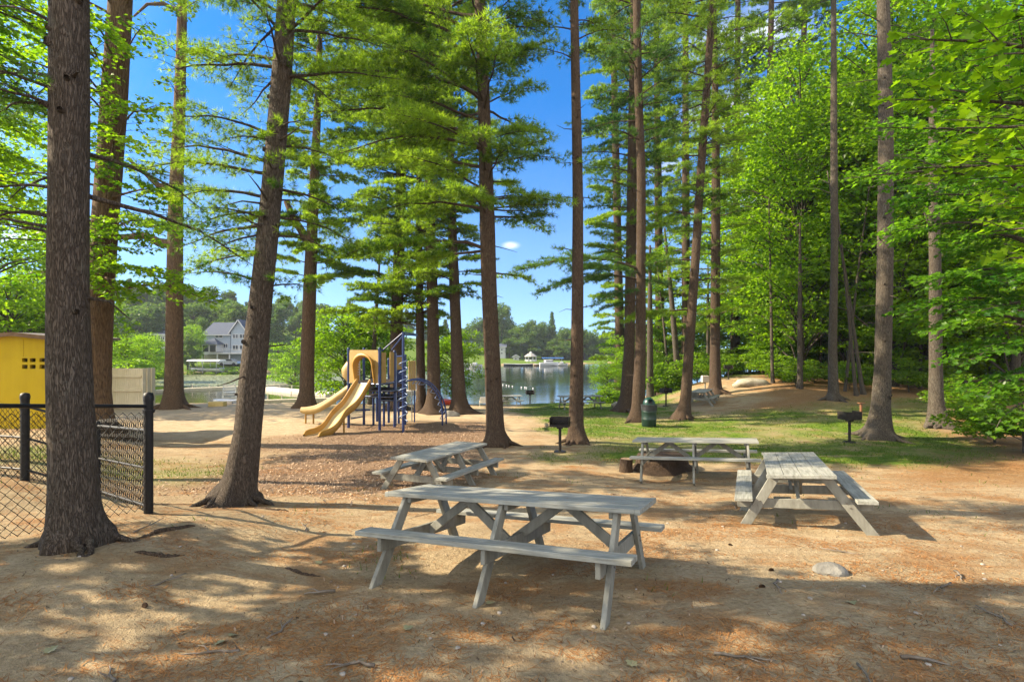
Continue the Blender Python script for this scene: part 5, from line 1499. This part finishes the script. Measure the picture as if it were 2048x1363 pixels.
def put(kind, px, d, h, label, cat='tree', name=None, group=None, wide=1.0, dz=0., rz=None):
    src = FARK[kind]; base = {'oak': 15, 'maple': 12, 'pine': 17, 'young': 8, 'bush': 2.4, 'tallmaple': 15, 'nearpine': 17, 'forestmaple': 26, 'forestpine': 32, 'sapling': 6}[kind]
    p = GP(px, d); s = h / base
    first = kind not in USED
    USED[kind] = 1
    root = src if first else src.copy(); COL.objects.link(root); root.name = name or {'oak': 'oak_tree', 'maple': 'maple_tree', 'pine': 'pine_tree', 'young': 'young_tree', 'bush': 'shrub', 'tallmaple': 'maple_tree', 'nearpine': 'pine_tree', 'forestmaple': 'maple_tree', 'forestpine': 'pine_tree', 'sapling': 'sapling'}[kind]
    kids = list(src.children)
    root.location = (p[0], p[1], p[2] + dz); root.rotation_euler = (0, 0, rng.uniform(0, 6.28) if rz is None else rz); root.scale = (s * wide, s * wide, s)
    for ch in kids:
        if kind == 'bush' and ch.name.startswith('trunk'): nm = 'stem'
        else: nm = ch.name.split('.')[0]
        c = ch if first else ch.copy()
        if not first: COL.objects.link(c); c.parent = root
        c.name = nm
    tag(root, label, cat, group)
    return root
# beyond the lake
FG = 'trees on the wooded shores beyond the lake'
FL = {'oak': 'round-headed tree in the wooded shore beyond the lake', 'maple': 'low spreading tree in the wooded shore beyond the lake', 'pine': 'dark conifer in the wooded shore beyond the lake'}
r_ = np.random.default_rng(31)
for k in range(46):
    px = 225 + k * 8.3 + r_.normal(0, 5); d = r_.uniform(128, 175)
    if px > 560: d = r_.uniform(160, 190)
    kd = ['oak', 'oak', 'maple', 'pine'][r_.integers(0, 4)]
    put(kd, px, d, r_.uniform(9.5, 14.5) * (1 if px < 470 else .9), FL[kd], group=FG, wide=r_.uniform(.9, 1.3))
for k in range(30):
    px = 600 + k * 22 + r_.normal(0, 7); d = r_.uniform(190, 225)
    if 1000 < px < 1135: continue
    kd = ['oak', 'maple', 'oak', 'pine'][r_.integers(0, 4)]
    put(kd, px, d, r_.uniform(9, 14), FL[kd], group=FG, wide=r_.uniform(1.0, 1.4))
for k in range(15):
    put('maple', 975 + 12 * k + r_.normal(0, 3), r_.uniform(184, 196), r_.uniform(4.5, 8), FL['maple'], group=FG, wide=r_.uniform(1.1, 1.6))
for k in range(18):
    put(['oak', 'maple', 'maple'][k % 3], 1130 + 10 * k + r_.normal(0, 4), r_.uniform(190, 215), r_.uniform(7, 12), FL[['oak', 'maple', 'maple'][k % 3]], group=FG, wide=r_.uniform(1.1, 1.5))
for k in range(14):
    put(['oak', 'maple'][k % 2], 965 + 14 * k + r_.normal(0, 4), r_.uniform(222, 245), r_.uniform(8, 12), FL[['oak', 'maple'][k % 2]], group=FG, wide=r_.uniform(1.1, 1.5))
put('oak', 1004, 205, 20.5, 'tallest dark tree on the far shore, touching the middle pine trunk', wide=.75)
put('oak', 1066, 200, 14.5, 'round dark green tree behind the gazebo', wide=.95)
put('maple', 1040, 192, 12.5, 'light green tree on the far shore left of the gazebo', wide=1.0)
put('oak', 1088, 212, 14.0, 'mid-green tree between the gazebo and the tall pale house', wide=.9)
put('pine', 1104, 215, 17.5, 'lone conifer with layered boughs behind the tall pale house', wide=.75)
put('maple', 1128, 205, 12.0, 'light green tree right of the tall pale house', wide=1.0)
put('maple', 1022, 215, 11.0, 'low tree behind the white waterfront house')
put('oak', 985, 210, 14.0, 'tree behind the white waterfront house hidden by the middle pine trunk')
put('maple', 375, 107, 8.8, 'slim light tree on the left shore in front of the blue-grey house', wide=.8)
put('maple', 268, 96, 7.8, 'pale bushy tree on the left shore between the massive trunk and the orange one', wide=1.0)
put('maple', 300, 104, 8.5, 'pale green tree on the left shore beside the half-hidden house', wide=.9)
for px, d, h, w, lab in [(250, 70, 7.5, 1.1, 'bright rounded tree on the left shore just right of the massive trunk'), (292, 80, 8.5, .9, 'bright tree on the left shore close to the lone orange trunk'), (384, 114, 9.5, .7, 'slender bright tree left of the blue-grey house'), (590, 75, 9, .9, 'bright tree on the water side of the forked pine')]:
    put('young', px, d, h, lab, wide=w)
put('bush', 255, 60, 3.8, 'big grey-green bush above the cream fence panel', 'bush', wide=1.5)
put('bush', 305, 88, 3.5, 'shoreline bush right of the cream fence panel', 'bush', wide=1.4)
for px, d, lab in [(415, 103, 'shore bush left of the covered boat'), (470, 104, 'shore bush below the parked car'), (490, 103, 'shore bush right of the parked car'), (340, 100, 'shore bush behind the lone orange trunk')]:
    put('bush', px, d, 2.6, lab, 'bush', wide=1.6)
# behind the shed
put('young', 20, 27, 7.5, 'bright yellow-green tree behind the yellow shed, left edge', wide=1.1)
put('young', 75, 31, 8.0, 'bright leafy tree behind the yellow shed, beside the thickest pine', wide=1.1)
put('tallmaple', -60, 30, 16, 'tall leafy maple at the left edge behind the shed', wide=1.1)
put('tallmaple', 110, 40, 15, 'tall maple behind the thickest pine trunk', wide=.9)
# leafy trees round the playground
put('young', 690, 34, 6.6, 'bushy bright-leaved tree right behind the tan slides', wide=1.0)
put('young', 745, 36, 7.0, 'bushy tree behind the playground tower', wide=.9)
put('young', 905, 34, 5.2, 'low leafy tree behind the flared trunk by the climbing arch', wide=.85)
# peninsula on the right
def back_pine(px, d, topx, lab, reach, sd):
    pine('pine_tree', lab, d, [(px, 760, 26), (px, 690, 19), ((px + topx) / 2, 350, 15), (topx, 0, 11)], -160, rings=[(715, -150, 1.25, 3.4, lr(reach * .8, reach * .8), dict(pitch=(-.18, .2), leaves=.62))], far=True, osz=(.9, 1.5), seed=sd, n=12, nst=6)
for px, d, h, kd, lab, w in [(1262, 47, 6.5, 'young', 'bright leafy tree overhanging the water right of the slim pine', .85), (1215, 45, 4.2, 'young', 'small leafy tree at the water edge beside the slim pine', .75), (1345, 52, 9, 'young', 'leafy tree behind the leaning pine', 1), (1420, 56, 10, 'young', 'leafy tree behind the broad-based pine', 1),
                          (1500, 60, 12, 'young', 'leafy tree at the crest of the slope', 1)]:
    put(kd, px, d, h, lab, wide=w)
for a in [(1240, 50, 1225, 'feathery pine behind the pair of dark pines, left side', 4.2, 200), (1320, 54, 1312, 'feathery pine behind the pair of dark pines, right side', 4.2, 203), (1372, 46, 1371, 'sunlit pine behind the leaning pine', 4.2, 206), (1470, 50, 1476, 'tall sunlit pine right of the broad-based pine', 4.2, 209), (1530, 44, 1543, 'tall sunlit pine above the boulder slope', 4.2, 212), (1590, 52, 1610, 'tall pine behind the pale slim trunks', 4.2, 215)]: back_pine(*a)
for px, d, h, lab in [(1205, 43, 1.3, 'shrub at the water edge right of the slim pine'), (1190, 44, .9, 'low leafy plant at the water edge'), (1228, 43, 1.7, 'bright shrub left of the pair of pines'), (1330, 39, 2.2, 'green shrub behind the grill by the bin'), (1312, 41, 2.4, 'green shrub right of the pair of pines'), (1350, 40, 2.2, 'green shrub behind the leaning pine'), (1395, 40, 2.2, 'green shrub between the leaning and the broad pine'), (1450, 44, 2.0, 'shrub on the slope crest above the far grill'), (1475, 46, 2.2, 'shrub on the slope crest left of the boulder'), (1410, 44, 2.4, 'tall shrub behind the far picnic table'),
                    (1560, 36, 2.0, 'leafy shrub right of the boulder'), (1538, 39, 2.4, 'bright shrub on the slope behind the boulder'), (1578, 33, 1.5, 'small bright shrub between the boulder and the pale trunk'), (1500, 42, 1.6, 'low bright shrub on the crest above the boulder'), (1590, 31, 1.3, 'low shrub at the foot of the pale trunk'), (1630, 33, 1.4, 'low shrub left of the slender pine'), (1700, 30, 1.5, 'shrub right of the slender pine'), (1740, 33, 1.8, 'shrub left of the tall mottled pine'), (1820, 29, 1.8, 'shrub behind the mottled pine, right side'), (1930, 22, 1.7, 'leafy shrub right of the stout grey trunk'), (1990, 17, 1.5, 'leafy shrub at the right edge'), (2050, 15, 1.9, 'dark shrub cut by the right edge')]:
    put('bush', px, d, h, lab, 'shrub', wide=1.25)
# the wood on the right
WL = [(1548, 40, 13, 'slim maple left of the pale trunks, sunlit side of the wood'), (1603, 35, 15, 'pale slim maple with lit trunk in the wood edge'), (1640, 42, 15, 'maple deep in the wood left of the slender pine'), (1700, 36, 16, 'maple right of the slender pine'), (1730, 44, 17, 'maple behind the tall mottled pine'), (1790, 31, 16, 'maple right of the tall mottled pine'), (1840, 38, 17, 'maple deep in the wood left of the stout grey trunk'), (1900, 30, 16, 'maple right of the stout grey trunk'), (1960, 36, 17, 'maple deep in the wood, near the right edge'), (2030, 28, 16, 'maple at the right edge of the wood'), (2090, 36, 17, 'maple beyond the right edge of the wood'), (1680, 55, 18, 'farthest maple seen through the wood'), (1570, 50, 15, 'maple at the back of the slope'), (1770, 55, 18, 'maple at the back of the wood'), (1980, 50, 19, 'tall maple at the back right of the wood')]
for px, d, h, lab in WL: put('forestmaple', px, d, h * 1.55, lab, wide=r_.uniform(.95, 1.15))
SL = 'leafy young maple filling the understorey of the wood'
for k in range(44):
    px = 1545 + 11.5 * k + r_.normal(0, 8); d = r_.uniform(29, 52) if px > 1620 else r_.uniform(38, 55)
    put('sapling', px, d, r_.uniform(4.2, 8.0), SL, group='young maples under the wood', wide=r_.uniform(1.0, 1.4))
LT = 'thin dark trunk in the depth of the wood'
for px, d, ang, rr, lab in [(1545, 33, -.02, .10, 'thin pale trunk between the boulder and the slender pine'), (1600, 30, .0, .16, 'pale lichen-grey trunk with sunlit base left of the slender pine'), (1690, 29, .12, .08, 'thin leaning pole right of the slender pine, leaning left'), (1712, 27.5, -.10, .09, 'thin pale leaning stem left of the tall mottled pine'), (1726, 28, -.16, .10, 'dark leaning stem beside the tall mottled pine'), (1840, 30, .02, .08, LT), (1895, 34, .0, .09, LT), (1930, 31, -.03, .08, LT), (1820, 36, .0, .09, LT), (1640, 37, .03, .09, LT), (1660, 45, .0, .1, LT), (1560, 43, .0, .12, LT), (1980, 33, .02, .09, LT),
                     (1300, 38, .0, .26, 'sunlit pale trunk just right of the litter bin pines'), (1358, 41, -.09, .26, 'leaning trunk left of the leaning pine, overgrown by shrubs'), (1416, 44, .0, .16, 'thin trunk between the leaning and the broad-based pine'), (1340, 46, -.1, .14, 'thin leaning trunk in the shrubs'), (742, 33, .06, .17, 'leaning dark trunk behind the playground tower')]:
    t = Tree(GP(px, d), 'leaf', MAPLE_MID, (.12, .18))
    H = rng.uniform(9, 13)
    t.trunk([t.base, t.base + (ang * H * .45, 0, H * .5), t.base + (ang * H, 0, H)], [rr, rr * .75, rr * .3], n=12, flare=1.5, lump=.05, seed=int(px))
    for q in range(5):
        hh = rng.uniform(.45, .95) * H; o, r0 = t.at(hh); az = rng.uniform(0, 6.28); l = rng.uniform(.9, 2.0)
        t.limb(o, (math.cos(az) * l, math.sin(az) * l, l * .3))
    t.build('thin_tree', lab, 'tree', B_grey, M_maple, group='thin dark stems in the wood' if lab == LT else None)
# ------------------------------------------------------------------ maples reaching in from outside the right edge, and shade trees on the left
def over(name, label, base, r0, H, limbs, organ, osz, leaf, bark=B_grey, kind='leaf', thin=1.0):
    t = Tree((base[0], base[1], float(gz(*base))), kind, organ, osz, thin)
    t.trunk([t.base, t.base + (.05, .05, H * .5), t.base + (.1, .1, H)], [r0, r0 * .7, r0 * .25], n=18, flare=1.5, seed=int(abs(base[0]) * 10))
    for tgt, zs in limbs:
        o, r = t.at(zs); t.limb(o, np.asarray(tgt) - o)
    return t.build(name, label, 'tree', bark, leaf)
T_ = lambda px, py, d: P(px, py, d)
over('maple_tree', 'maple overhanging the upper right corner with large close leaves', (5.3, 3.9), .16, 9,
     [(T_(1830, 60, 3.9), 3.6), (T_(1900, -20, 3.6), 4.0), (T_(1790, 200, 4.2), 3.2), (T_(1880, 260, 3.6), 3.0), (T_(1960, 130, 3.3), 3.6), (T_(1850, 330, 4.0), 2.8), (T_(1960, 340, 3.7), 2.8),
      (T_(1960, 470, 5.2), 2.6), (T_(1985, 520, 4.9), 2.2), (T_(1935, 420, 5.6), 2.9), (T_(1990, 250, 4.6), 3.3), (T_(2010, 30, 4.0), 4.0), (T_(1920, -120, 4.4), 4.8), (T_(2010, 420, 4.4), 2.6)], MAPLE, (.050, .095), M_maple)
L2 = []
for px, py, d, zs in [(1690, 350, 13, 6.2), (1730, 250, 13.5, 7.0), (1800, 390, 12.5, 5.8), (1760, 480, 12.5, 5.0), (1840, 560, 12, 4.2), (1800, 620, 12.5, 3.6), (1860, 660, 12, 3.2), (1920, 720, 11.5, 2.6), (1960, 790, 11.3, 2.0), (1985, 850, 11, 1.6), (2000, 810, 12, 1.8), (1900, 480, 12, 5.0), (1890, 390, 13, 5.6), (1950, 620, 11.5, 3.6), (1930, 560, 12.5, 4.2), (1830, 300, 13, 6.4), (1900, 210, 13, 7.2), (1790, 160, 14, 7.8), (1980, 700, 12.5, 2.8), (2010, 560, 11, 4.0), (1880, 100, 13, 8.2), (1960, 20, 13, 8.8), (1850, 0, 14, 9.0), (1990, 760, 13, 2.2)]:
    L2.append((T_(px, py, d), zs))
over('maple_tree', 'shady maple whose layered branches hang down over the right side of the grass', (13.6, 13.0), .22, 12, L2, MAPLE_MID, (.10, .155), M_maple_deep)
L3 = []
for k in range(46):
    a = rng.uniform(0, 6.28); z = rng.uniform(3.5, 12); l = rng.uniform(2.0, 4.2) * (1.1 - z / 22)
    L3.append(((12.0 + math.cos(a) * l + 8, 20 + math.sin(a) * l, z * .9 + .8 - 1.4), z))
over('maple_tree', 'full maple in the wood right behind the stout grey trunk', (20.0, 20.0), .2, 14, L3, MAPLE_MID, (.12, .18), M_maple)
L4 = []
for px, py, d in [(40, 60, 11), (80, 150, 11.5), (20, 200, 10), (60, 260, 11), (10, 320, 10.5), (70, 330, 12), (50, 400, 11), (20, 100, 12), (90, 20, 12), (30, -40, 11), (60, 460, 12.5), (10, 440, 11), (110, 80, 12.5), (120, 220, 12.5), (200, 120, 13), (220, 40, 13), (150, 320, 13), (60, 200, 13)]:
    L4.append((T_(px, py, d), CZ + (YH - py) / F * d * .9 + 2.0))
over('maple_tree', 'maple at the left edge whose bright leaves fill the gap beside the thickest pine', (-13.6, 11.0), .2, 13, L4, MAPLE_MID, (.10, .15), M_maple, thin=.95)
# left of the picture: the trees whose shade falls across the foreground
def shade_tree(base, H, z0, R, n, kind, leaf, bark, label, name, thin=1.0, keep=None):
    lim = []
    for k in range(n):
        a = k * 2.4 + rng.normal(0, .3); z = z0 + (H - z0) * (k + .5) / n; l = R * (1.05 - .75 * (z - z0) / (H - z0)) * rng.uniform(.7, 1.1)
        lim.append((np.array([base[0] + math.cos(a) * l, base[1] + math.sin(a) * l, z + float(gz(*base)) + l * .15]), z))
    over(name, label, base, .24, H, lim, TUFT if kind == 'pine' else MAPLE_MID, (1.1, 1.6) if kind == 'pine' else (.13, .19), leaf, bark, kind, thin)
SHADE = True
if SHADE:
    shade_tree((-9.8, 3.3), 15, 2.1, 4.2, 50, 'leaf', M_maple, B_grey, 'maple outside the left edge shading the foreground', 'maple_tree')
    shade_tree((-12.5, -1.8), 15, 3.0, 3.6, 36, 'leaf', M_maple, B_grey, 'maple behind the photographer on the left, shading the foreground', 'maple_tree')
    shade_tree((-14.5, 3.4), 18, 4.5, 3.1, 40, 'leaf', M_maple, B_grey, 'maple outside the left edge behind the near fence', 'maple_tree')

# ------------------------------------------------------------------ ground litter
def surf(x, y): return gz(x, y)
r_ = np.random.default_rng(77)
def rnd_ground(n, x0, x1, y0, y1, dens=None):
    y = y0 + (y1 - y0) * r_.random(n) ** 1.3; half = 1.05 * y + .6
    x = r_.uniform(-1, 1, n) * half
    k = (x > x0) & (x < x1)
    x, y = x[k], y[k]
    if dens is not None:
        k = r_.random(len(x)) < dens(x, y); x, y = x[k], y[k]
    return x, y
# fallen needles
x, y = rnd_ground(190000, -14, 14, 1.4, 14, lambda x, y: np.clip((fbm(x * 1.4, y * 2.2, 55, 5) - .50) * 5, .03, .8))
n = len(x); a = r_.uniform(0, np.pi, n); L = r_.uniform(.05, .11, n); w = r_.uniform(.0012, .0024, n) * (1 + y / 6); z = surf(x, y) + .004
dx, dy = np.cos(a), np.sin(a)
bend = r_.normal(0, .2, n)
V = np.stack([np.stack([x - dy * w, y + dx * w, z], 1), np.stack([x + dy * w, y - dx * w, z], 1), np.stack([x + dx * L - dy * bend * L, y + dy * L + dx * bend * L, surf(x + dx * L, y + dy * L) + r_.uniform(.004, .014, n)], 1)], 1)
from mathutils import Euler, Matrix
for loc, rot in [((0.037, 4.873, CZ - 2.111), (-.133, -.053, -.419)), ((4.10, 7.595, CZ - 2.387), (-.084, .063, 1.152)), ((-1.377, 10.528, CZ - 2.765), (-.009, .044, 1.171))]:
    R3 = np.array(Euler(rot, 'XYZ').to_matrix()); k = 70      # a few needles have come down on the tables too
    p = np.stack([r_.uniform(-1.15, 1.15, k), r_.uniform(-.36, .36, k), np.full(k, .7425)], 1); a_ = r_.uniform(0, 6.28, k); l_ = r_.uniform(.05, .1, k)
    d_ = np.stack([np.cos(a_), np.sin(a_), np.zeros(k)], 1); q_ = np.stack([-np.sin(a_), np.cos(a_), np.zeros(k)], 1) * .0016
    V = np.concatenate([V, (np.stack([p - q_, p + q_, p + d_ * l_[:, None]], 1) @ R3.T) + np.array(loc)]); n += k
b = MB(); b.add(V.reshape(-1, 3), T=np.arange(3 * n).reshape(-1, 3))
def tint_mat(name, c1, c2, rough=.85):
    m = NM(name); return m.done(m.mix(m.attr('tint'), c1, c2), rough, None, .15)
tag(b.build('fallen_needles', tint_mat("dry needles", (.16, .065, .022), (.42, .21, .075)), tint=np.repeat(r_.random(n), 3)), 'dry orange pine needles scattered on the dirt', 'pine needles', kind='stuff')
# wood chips
def chips(n, dens, x0, x1, y0, y1, mat, name, label, cat, s0=.025, s1=.065):
    x, y = rnd_ground(n, x0, x1, y0, y1, dens); n = len(x)
    a = r_.uniform(0, 6.28, n); L = r_.uniform(s0, s1, n); w = L * r_.uniform(.25, .5, n); z = surf(x, y) + r_.uniform(.004, .02, n); tz = r_.normal(0, .25, n) * L
    ux, uy = np.cos(a), np.sin(a)
    c = np.stack([x, y, z], 1); U_ = np.stack([ux * L / 2, uy * L / 2, tz], 1); V_ = np.stack([-uy * w / 2, ux * w / 2, r_.normal(0, .2, n) * w], 1)
    V = np.stack([c - U_ - V_, c + U_ - V_ * .7, c + U_ * .9 + V_, c - U_ * .9 + V_ * .8], 1)
    b = MB(); b.add(V.reshape(-1, 3), Q=np.arange(4 * n).reshape(-1, 4))
    tag(b.build(name, mat, tint=np.repeat(r_.random(n), 4)), label, cat, kind='stuff')
chips(80000, lambda x, y: np.clip(zone_masks(x, y)[1] * 1.2, 0, 1), -11, 3, 8, 23, tint_mat("wood chips", (.20, .12, .07), (.48, .35, .24)), 'wood_chips', 'wood chips spread round the playground', 'wood chips', .02, .055)
chips(42000, lambda x, y: np.clip((fbm(x * 1.1, y * 1.1, 91, 4) - .3) * 2, .1, 1), -14, 14, 1.4, 12, tint_mat("bark crumbs", (.05, .035, .022), (.30, .22, .15)), 'bark_crumbs', 'crumbs of bark and dry leaf on the dirt', 'debris', .006, .026)
# grass blades
def grass(n, dens, y0, y1, x0, x1, h0, h1, mat, name, label):
    x, y = rnd_ground(n, x0, x1, y0, y1, dens); n = len(x); z = surf(x, y) - .005
    a = r_.uniform(0, 6.28, n); h = r_.uniform(h0, h1, n); w = .003 + .0005 * y; l = r_.normal(0, .45, (n, 2)) * h[:, None]
    V = np.stack([np.stack([x - np.cos(a) * w, y - np.sin(a) * w, z], 1), np.stack([x + np.cos(a) * w, y + np.sin(a) * w, z], 1), np.stack([x + l[:, 0], y + l[:, 1], z + h], 1)], 1)
    b = MB(); b.add(V.reshape(-1, 3), T=np.arange(3 * n).reshape(-1, 3))
    tag(b.build(name, mat, tint=np.repeat(r_.random(n), 3)), label, 'grass', kind='stuff')
M_grass = leaf_mat("grass blades", (.045, .095, .010), (.13, .17, .03), 1.4, .4, .01)
grass(190000, lambda x, y: np.clip(zone_masks(x, y)[0] * (fbm(x * 1.3, y * 1.3, 60, 4) - .3) * 3.5, 0, 1), 11, 42, -12, 32, .03, .08, M_grass, 'grass', 'short patchy grass between the tables and the far trees')
grass(9000, lambda x, y: np.clip((fbm(x * .8, y * .8, 63, 4) - .60) * 8, 0, 1), 3, 12, -12, 14, .03, .08, M_grass, 'grass_tufts', 'sparse grass sprouting from the bare dirt')
x = r_.uniform(-58, -42, 5000); y = r_.uniform(62, 84, 5000); k = np.abs(lake_sd(x, y)) < 1.8; x, y = x[k], y[k]; n = len(x)
V = np.stack([np.stack([x - .03, y, np.full(n, LAKE_Z - .1)], 1), np.stack([x + .03, y, np.full(n, LAKE_Z - .1)], 1), np.stack([x + r_.normal(0, .2, n), y, LAKE_Z + r_.uniform(.7, 1.5, n)], 1)], 1)
b = MB(); b.add(V.reshape(-1, 3), T=np.arange(3 * n).reshape(-1, 3)); tag(b.build('reeds', M_grass, tint=np.repeat(r_.random(n), 3)), 'green reeds along the left shore', 'reeds', kind='stuff')

# twigs, cones, pebbles and leaves one can point at
M_twig = plain("dead twig", (.10, .08, .06), (.22, .19, .16), 12, .9, .1, 0, .4)
M_peb = plain("pale pebble", (.20, .175, .15), (.40, .36, .31), 6, .8, .2)
M_cone = plain("pine cone scales", (.05, .03, .018), (.13, .08, .05), 30, .9, .1, 0, .8)
M_dleaf = plain("fallen pale leaf", (.17, .17, .085), (.28, .25, .14), 9, .6, .3)
def lay(o, px, d, rz, dz=0.):
    p = GP(px, d); o.location = (p[0], p[1], p[2] + dz); o.rotation_euler = (0, 0, rz)
tw = []
for sd_ in range(4):
    q = np.random.default_rng(sd_); n = 7; L = q.uniform(.22, .5)
    pts = np.stack([np.linspace(-L / 2, L / 2, n), np.cumsum(q.normal(0, .012, n)), .012 + np.abs(np.cumsum(q.normal(0, .004, n)))], 1)
    b = MB(); b.tube(pts, np.linspace(.011, .004, n) * q.uniform(.7, 1.2), 6)
    k = 3; b.tube([pts[k], pts[k] + (.05, .05 * (-1) ** sd_, .012), pts[k] + (.10, .07 * (-1) ** sd_, .01)], [.006, .004, .002], 5)
    tw.append(b)
spots = [(130, 5.0), (330, 4.35), (560, 3.75), (640, 4.4), (300, 5.7), (420, 3.4), (215, 3.05), (470, 2.75), (1450, 2.85), (1490, 3.3), (1560, 4.5), (1840, 3.3), (1740, 3.0), (1660, 2.75), (1985, 3.9), (1930, 4.8), (1880, 4.5), (1430, 2.55), (1525, 8.3), (1100, 2.7), (880, 2.55), (610, 6.6), (1230, 9.3), (1160, 8.8), (1470, 8.2), (1680, 5.6), (700, 3.2), (100, 2.6)]
for k, (px, d) in enumerate(spots):
    src = tw[k % 4]
    if k < 4: o = src.build('twig', M_twig, smooth=True); tw[k] = [src, o]
    else: o = tw[k % 4][1].copy(); COL.objects.link(o)
    if k < 4: tw[k] = type('X', (), {'b': src, 'o': o})() if False else [src, o]
    lay(o, px, d, r_.uniform(0, 6.28)); tag(o, 'dry grey twig lying on the bare dirt', 'twig', 'dry twigs on the dirt')
def small(name, size, mat, sd_, label, cat, group, spots, sub=2, dz=.3):
    b = MB()
    if name == 'pine_cone':       # overlapping rows of scales round a short axis, lying on its side
        for k in range(9):
            r0 = .021 * math.sin(math.pi * (.18 + .78 * k / 9)) + .004; x_ = -.04 + .0095 * k
            for j in range(9):
                a = 6.283 * (j + .5 * (k % 2)) / 9; c_, s_ = math.cos(a), math.sin(a)
                tn_ = np.array([0, -s_, c_]); rd = np.array([0, c_, s_]); ax_ = np.array([1., 0, 0])
                p0 = ax_ * x_ + rd * r0 * .35; p1 = ax_ * (x_ + .012) + rd * (r0 * 1.15)
                b.add([p0 - tn_ * .003, p0 + tn_ * .003, p1 + tn_ * .0065, p1 + ax_ * .004, p1 - tn_ * .0065], T=[(0, 1, 2), (0, 2, 3), (0, 3, 4)])
        b.tube([(-.04, 0, 0), (.0, 0, 0), (.045, 0, 0)], [.006, .010, .003], 6)
    else:
        V, T = blob(size, sd_, sub, .15); b.add(V, T=T)
    o0 = b.build(name, mat, smooth=name != 'pine_cone')
    for k, (px, d) in enumerate(spots):
        o = o0 if k == 0 else o0.copy()
        if k: COL.objects.link(o)
        s = r_.uniform(.6, 1.25) * (.62 if name == 'pine_cone' else 1); lay(o, px, d, r_.uniform(0, 6.28), size[2] * s * dz); o.scale = (s, s, s); tag(o, label, cat, group)
pts = [(r_.uniform(20, 2030), 2.5 + 4.5 * r_.random() ** 1.2) for _ in range(60)]
small('pebble', (.020, .016, .010), M_peb, 3, 'pale pebble lying on the bare dirt', 'pebble', 'pebbles on the dirt', pts)
small('pine_cone', (.0, .0, .020), M_cone, 4, 'dark pine cone lying on the dirt', 'pine cone', 'pine cones on the dirt', [(1543, 4.98), (290, 3.95), (1525, 4.55), (1460, 5.85), (600, 3.0)], 2, .7)
V = MAPLE[0] * .07; b = MB(); b.add(V, T=MAPLE[1][:, ::-1]); lf0 = b.build('fallen_leaf', M_dleaf)
for k, (px, d) in enumerate([(94, 3.25), (450, 3.55), (460, 3.62), (640, 5.2), (1700, 4.2), (1260, 3.2), (330, 2.9), (1560, 2.7), (810, 3.7), (975, 4.2)]):
    o = lf0 if k == 0 else lf0.copy()
    if k: COL.objects.link(o)
    lay(o, px, d, r_.uniform(0, 6.28), .012); o.rotation_euler = (r_.normal(0, .2), r_.normal(0, .2), r_.uniform(0, 6.28)); tag(o, 'pale green maple leaf fallen on the dirt', 'leaf', 'fallen leaves on the dirt')
# roots breaking the surface
for pts, r0 in [([(410, 6.05), (360, 5.75), (320, 5.6), (280, 5.35), (250, 5.2)], .035), ([(500, 7.7), (540, 7.45), (600, 7.35)], .03), ([(250, 4.95), (330, 4.9), (380, 5.05)], .03), ([(455, 8.0), (420, 7.6), (400, 7.4)], .025), ([(560, 5.1), (600, 4.95), (660, 4.9)], .02)]:
    q = np.array([GP(*p) for p in pts]); s_ = np.linspace(0, 1, len(q)); u = np.linspace(0, 1, 24)
    f_ = np.stack([np.interp(u, s_, q[:, j]) for j in range(3)], 1)
    for _ in range(4): f_[1:-1] = .25 * f_[:-2] + .5 * f_[1:-1] + .25 * f_[2:]
    f_[:, 2] = gz(f_[:, 0], f_[:, 1]) + .004 + r_.normal(0, .006, 24) - np.abs(np.linspace(-1, 1, 24)) ** 3 * .04
    b = MB(); b.tube(f_, r0 * (np.sin(np.pi * np.linspace(.06, .985, 24)) ** .6) * np.linspace(1.1, .6, 24), 8); o = b.build('surface_root', B_pine, smooth=True)
    tag(o, {.035: 'long root breaking the ground between the fence and the leaning pine', .03: 'bare root crossing the dirt near the two left pines', .025: 'short bare root at the foot of the leaning pine', .02: 'thin bare root in the dirt left of the nearest table'}[r0], 'root', 'bare tree roots' if r0 == .03 else None)

# ------------------------------------------------------------------ summer air over the lake
hz = MB(); hz.box((0, 125, 22), (700, 330, 70))
m = NM("haze"); vp = m.n('ShaderNodeVolumePrincipled', i_Density=.0003); vp.inputs['Color'].default_value = (.80, .88, 1, 1); vp.inputs['Anisotropy'].default_value = .2
o_ = m.n('ShaderNodeOutputMaterial'); m.l(vp.outputs[0], o_.inputs['Volume'])
tag(hz.build('haze', m.m), 'faint blue summer haze over the lake', 'haze', kind='stuff')
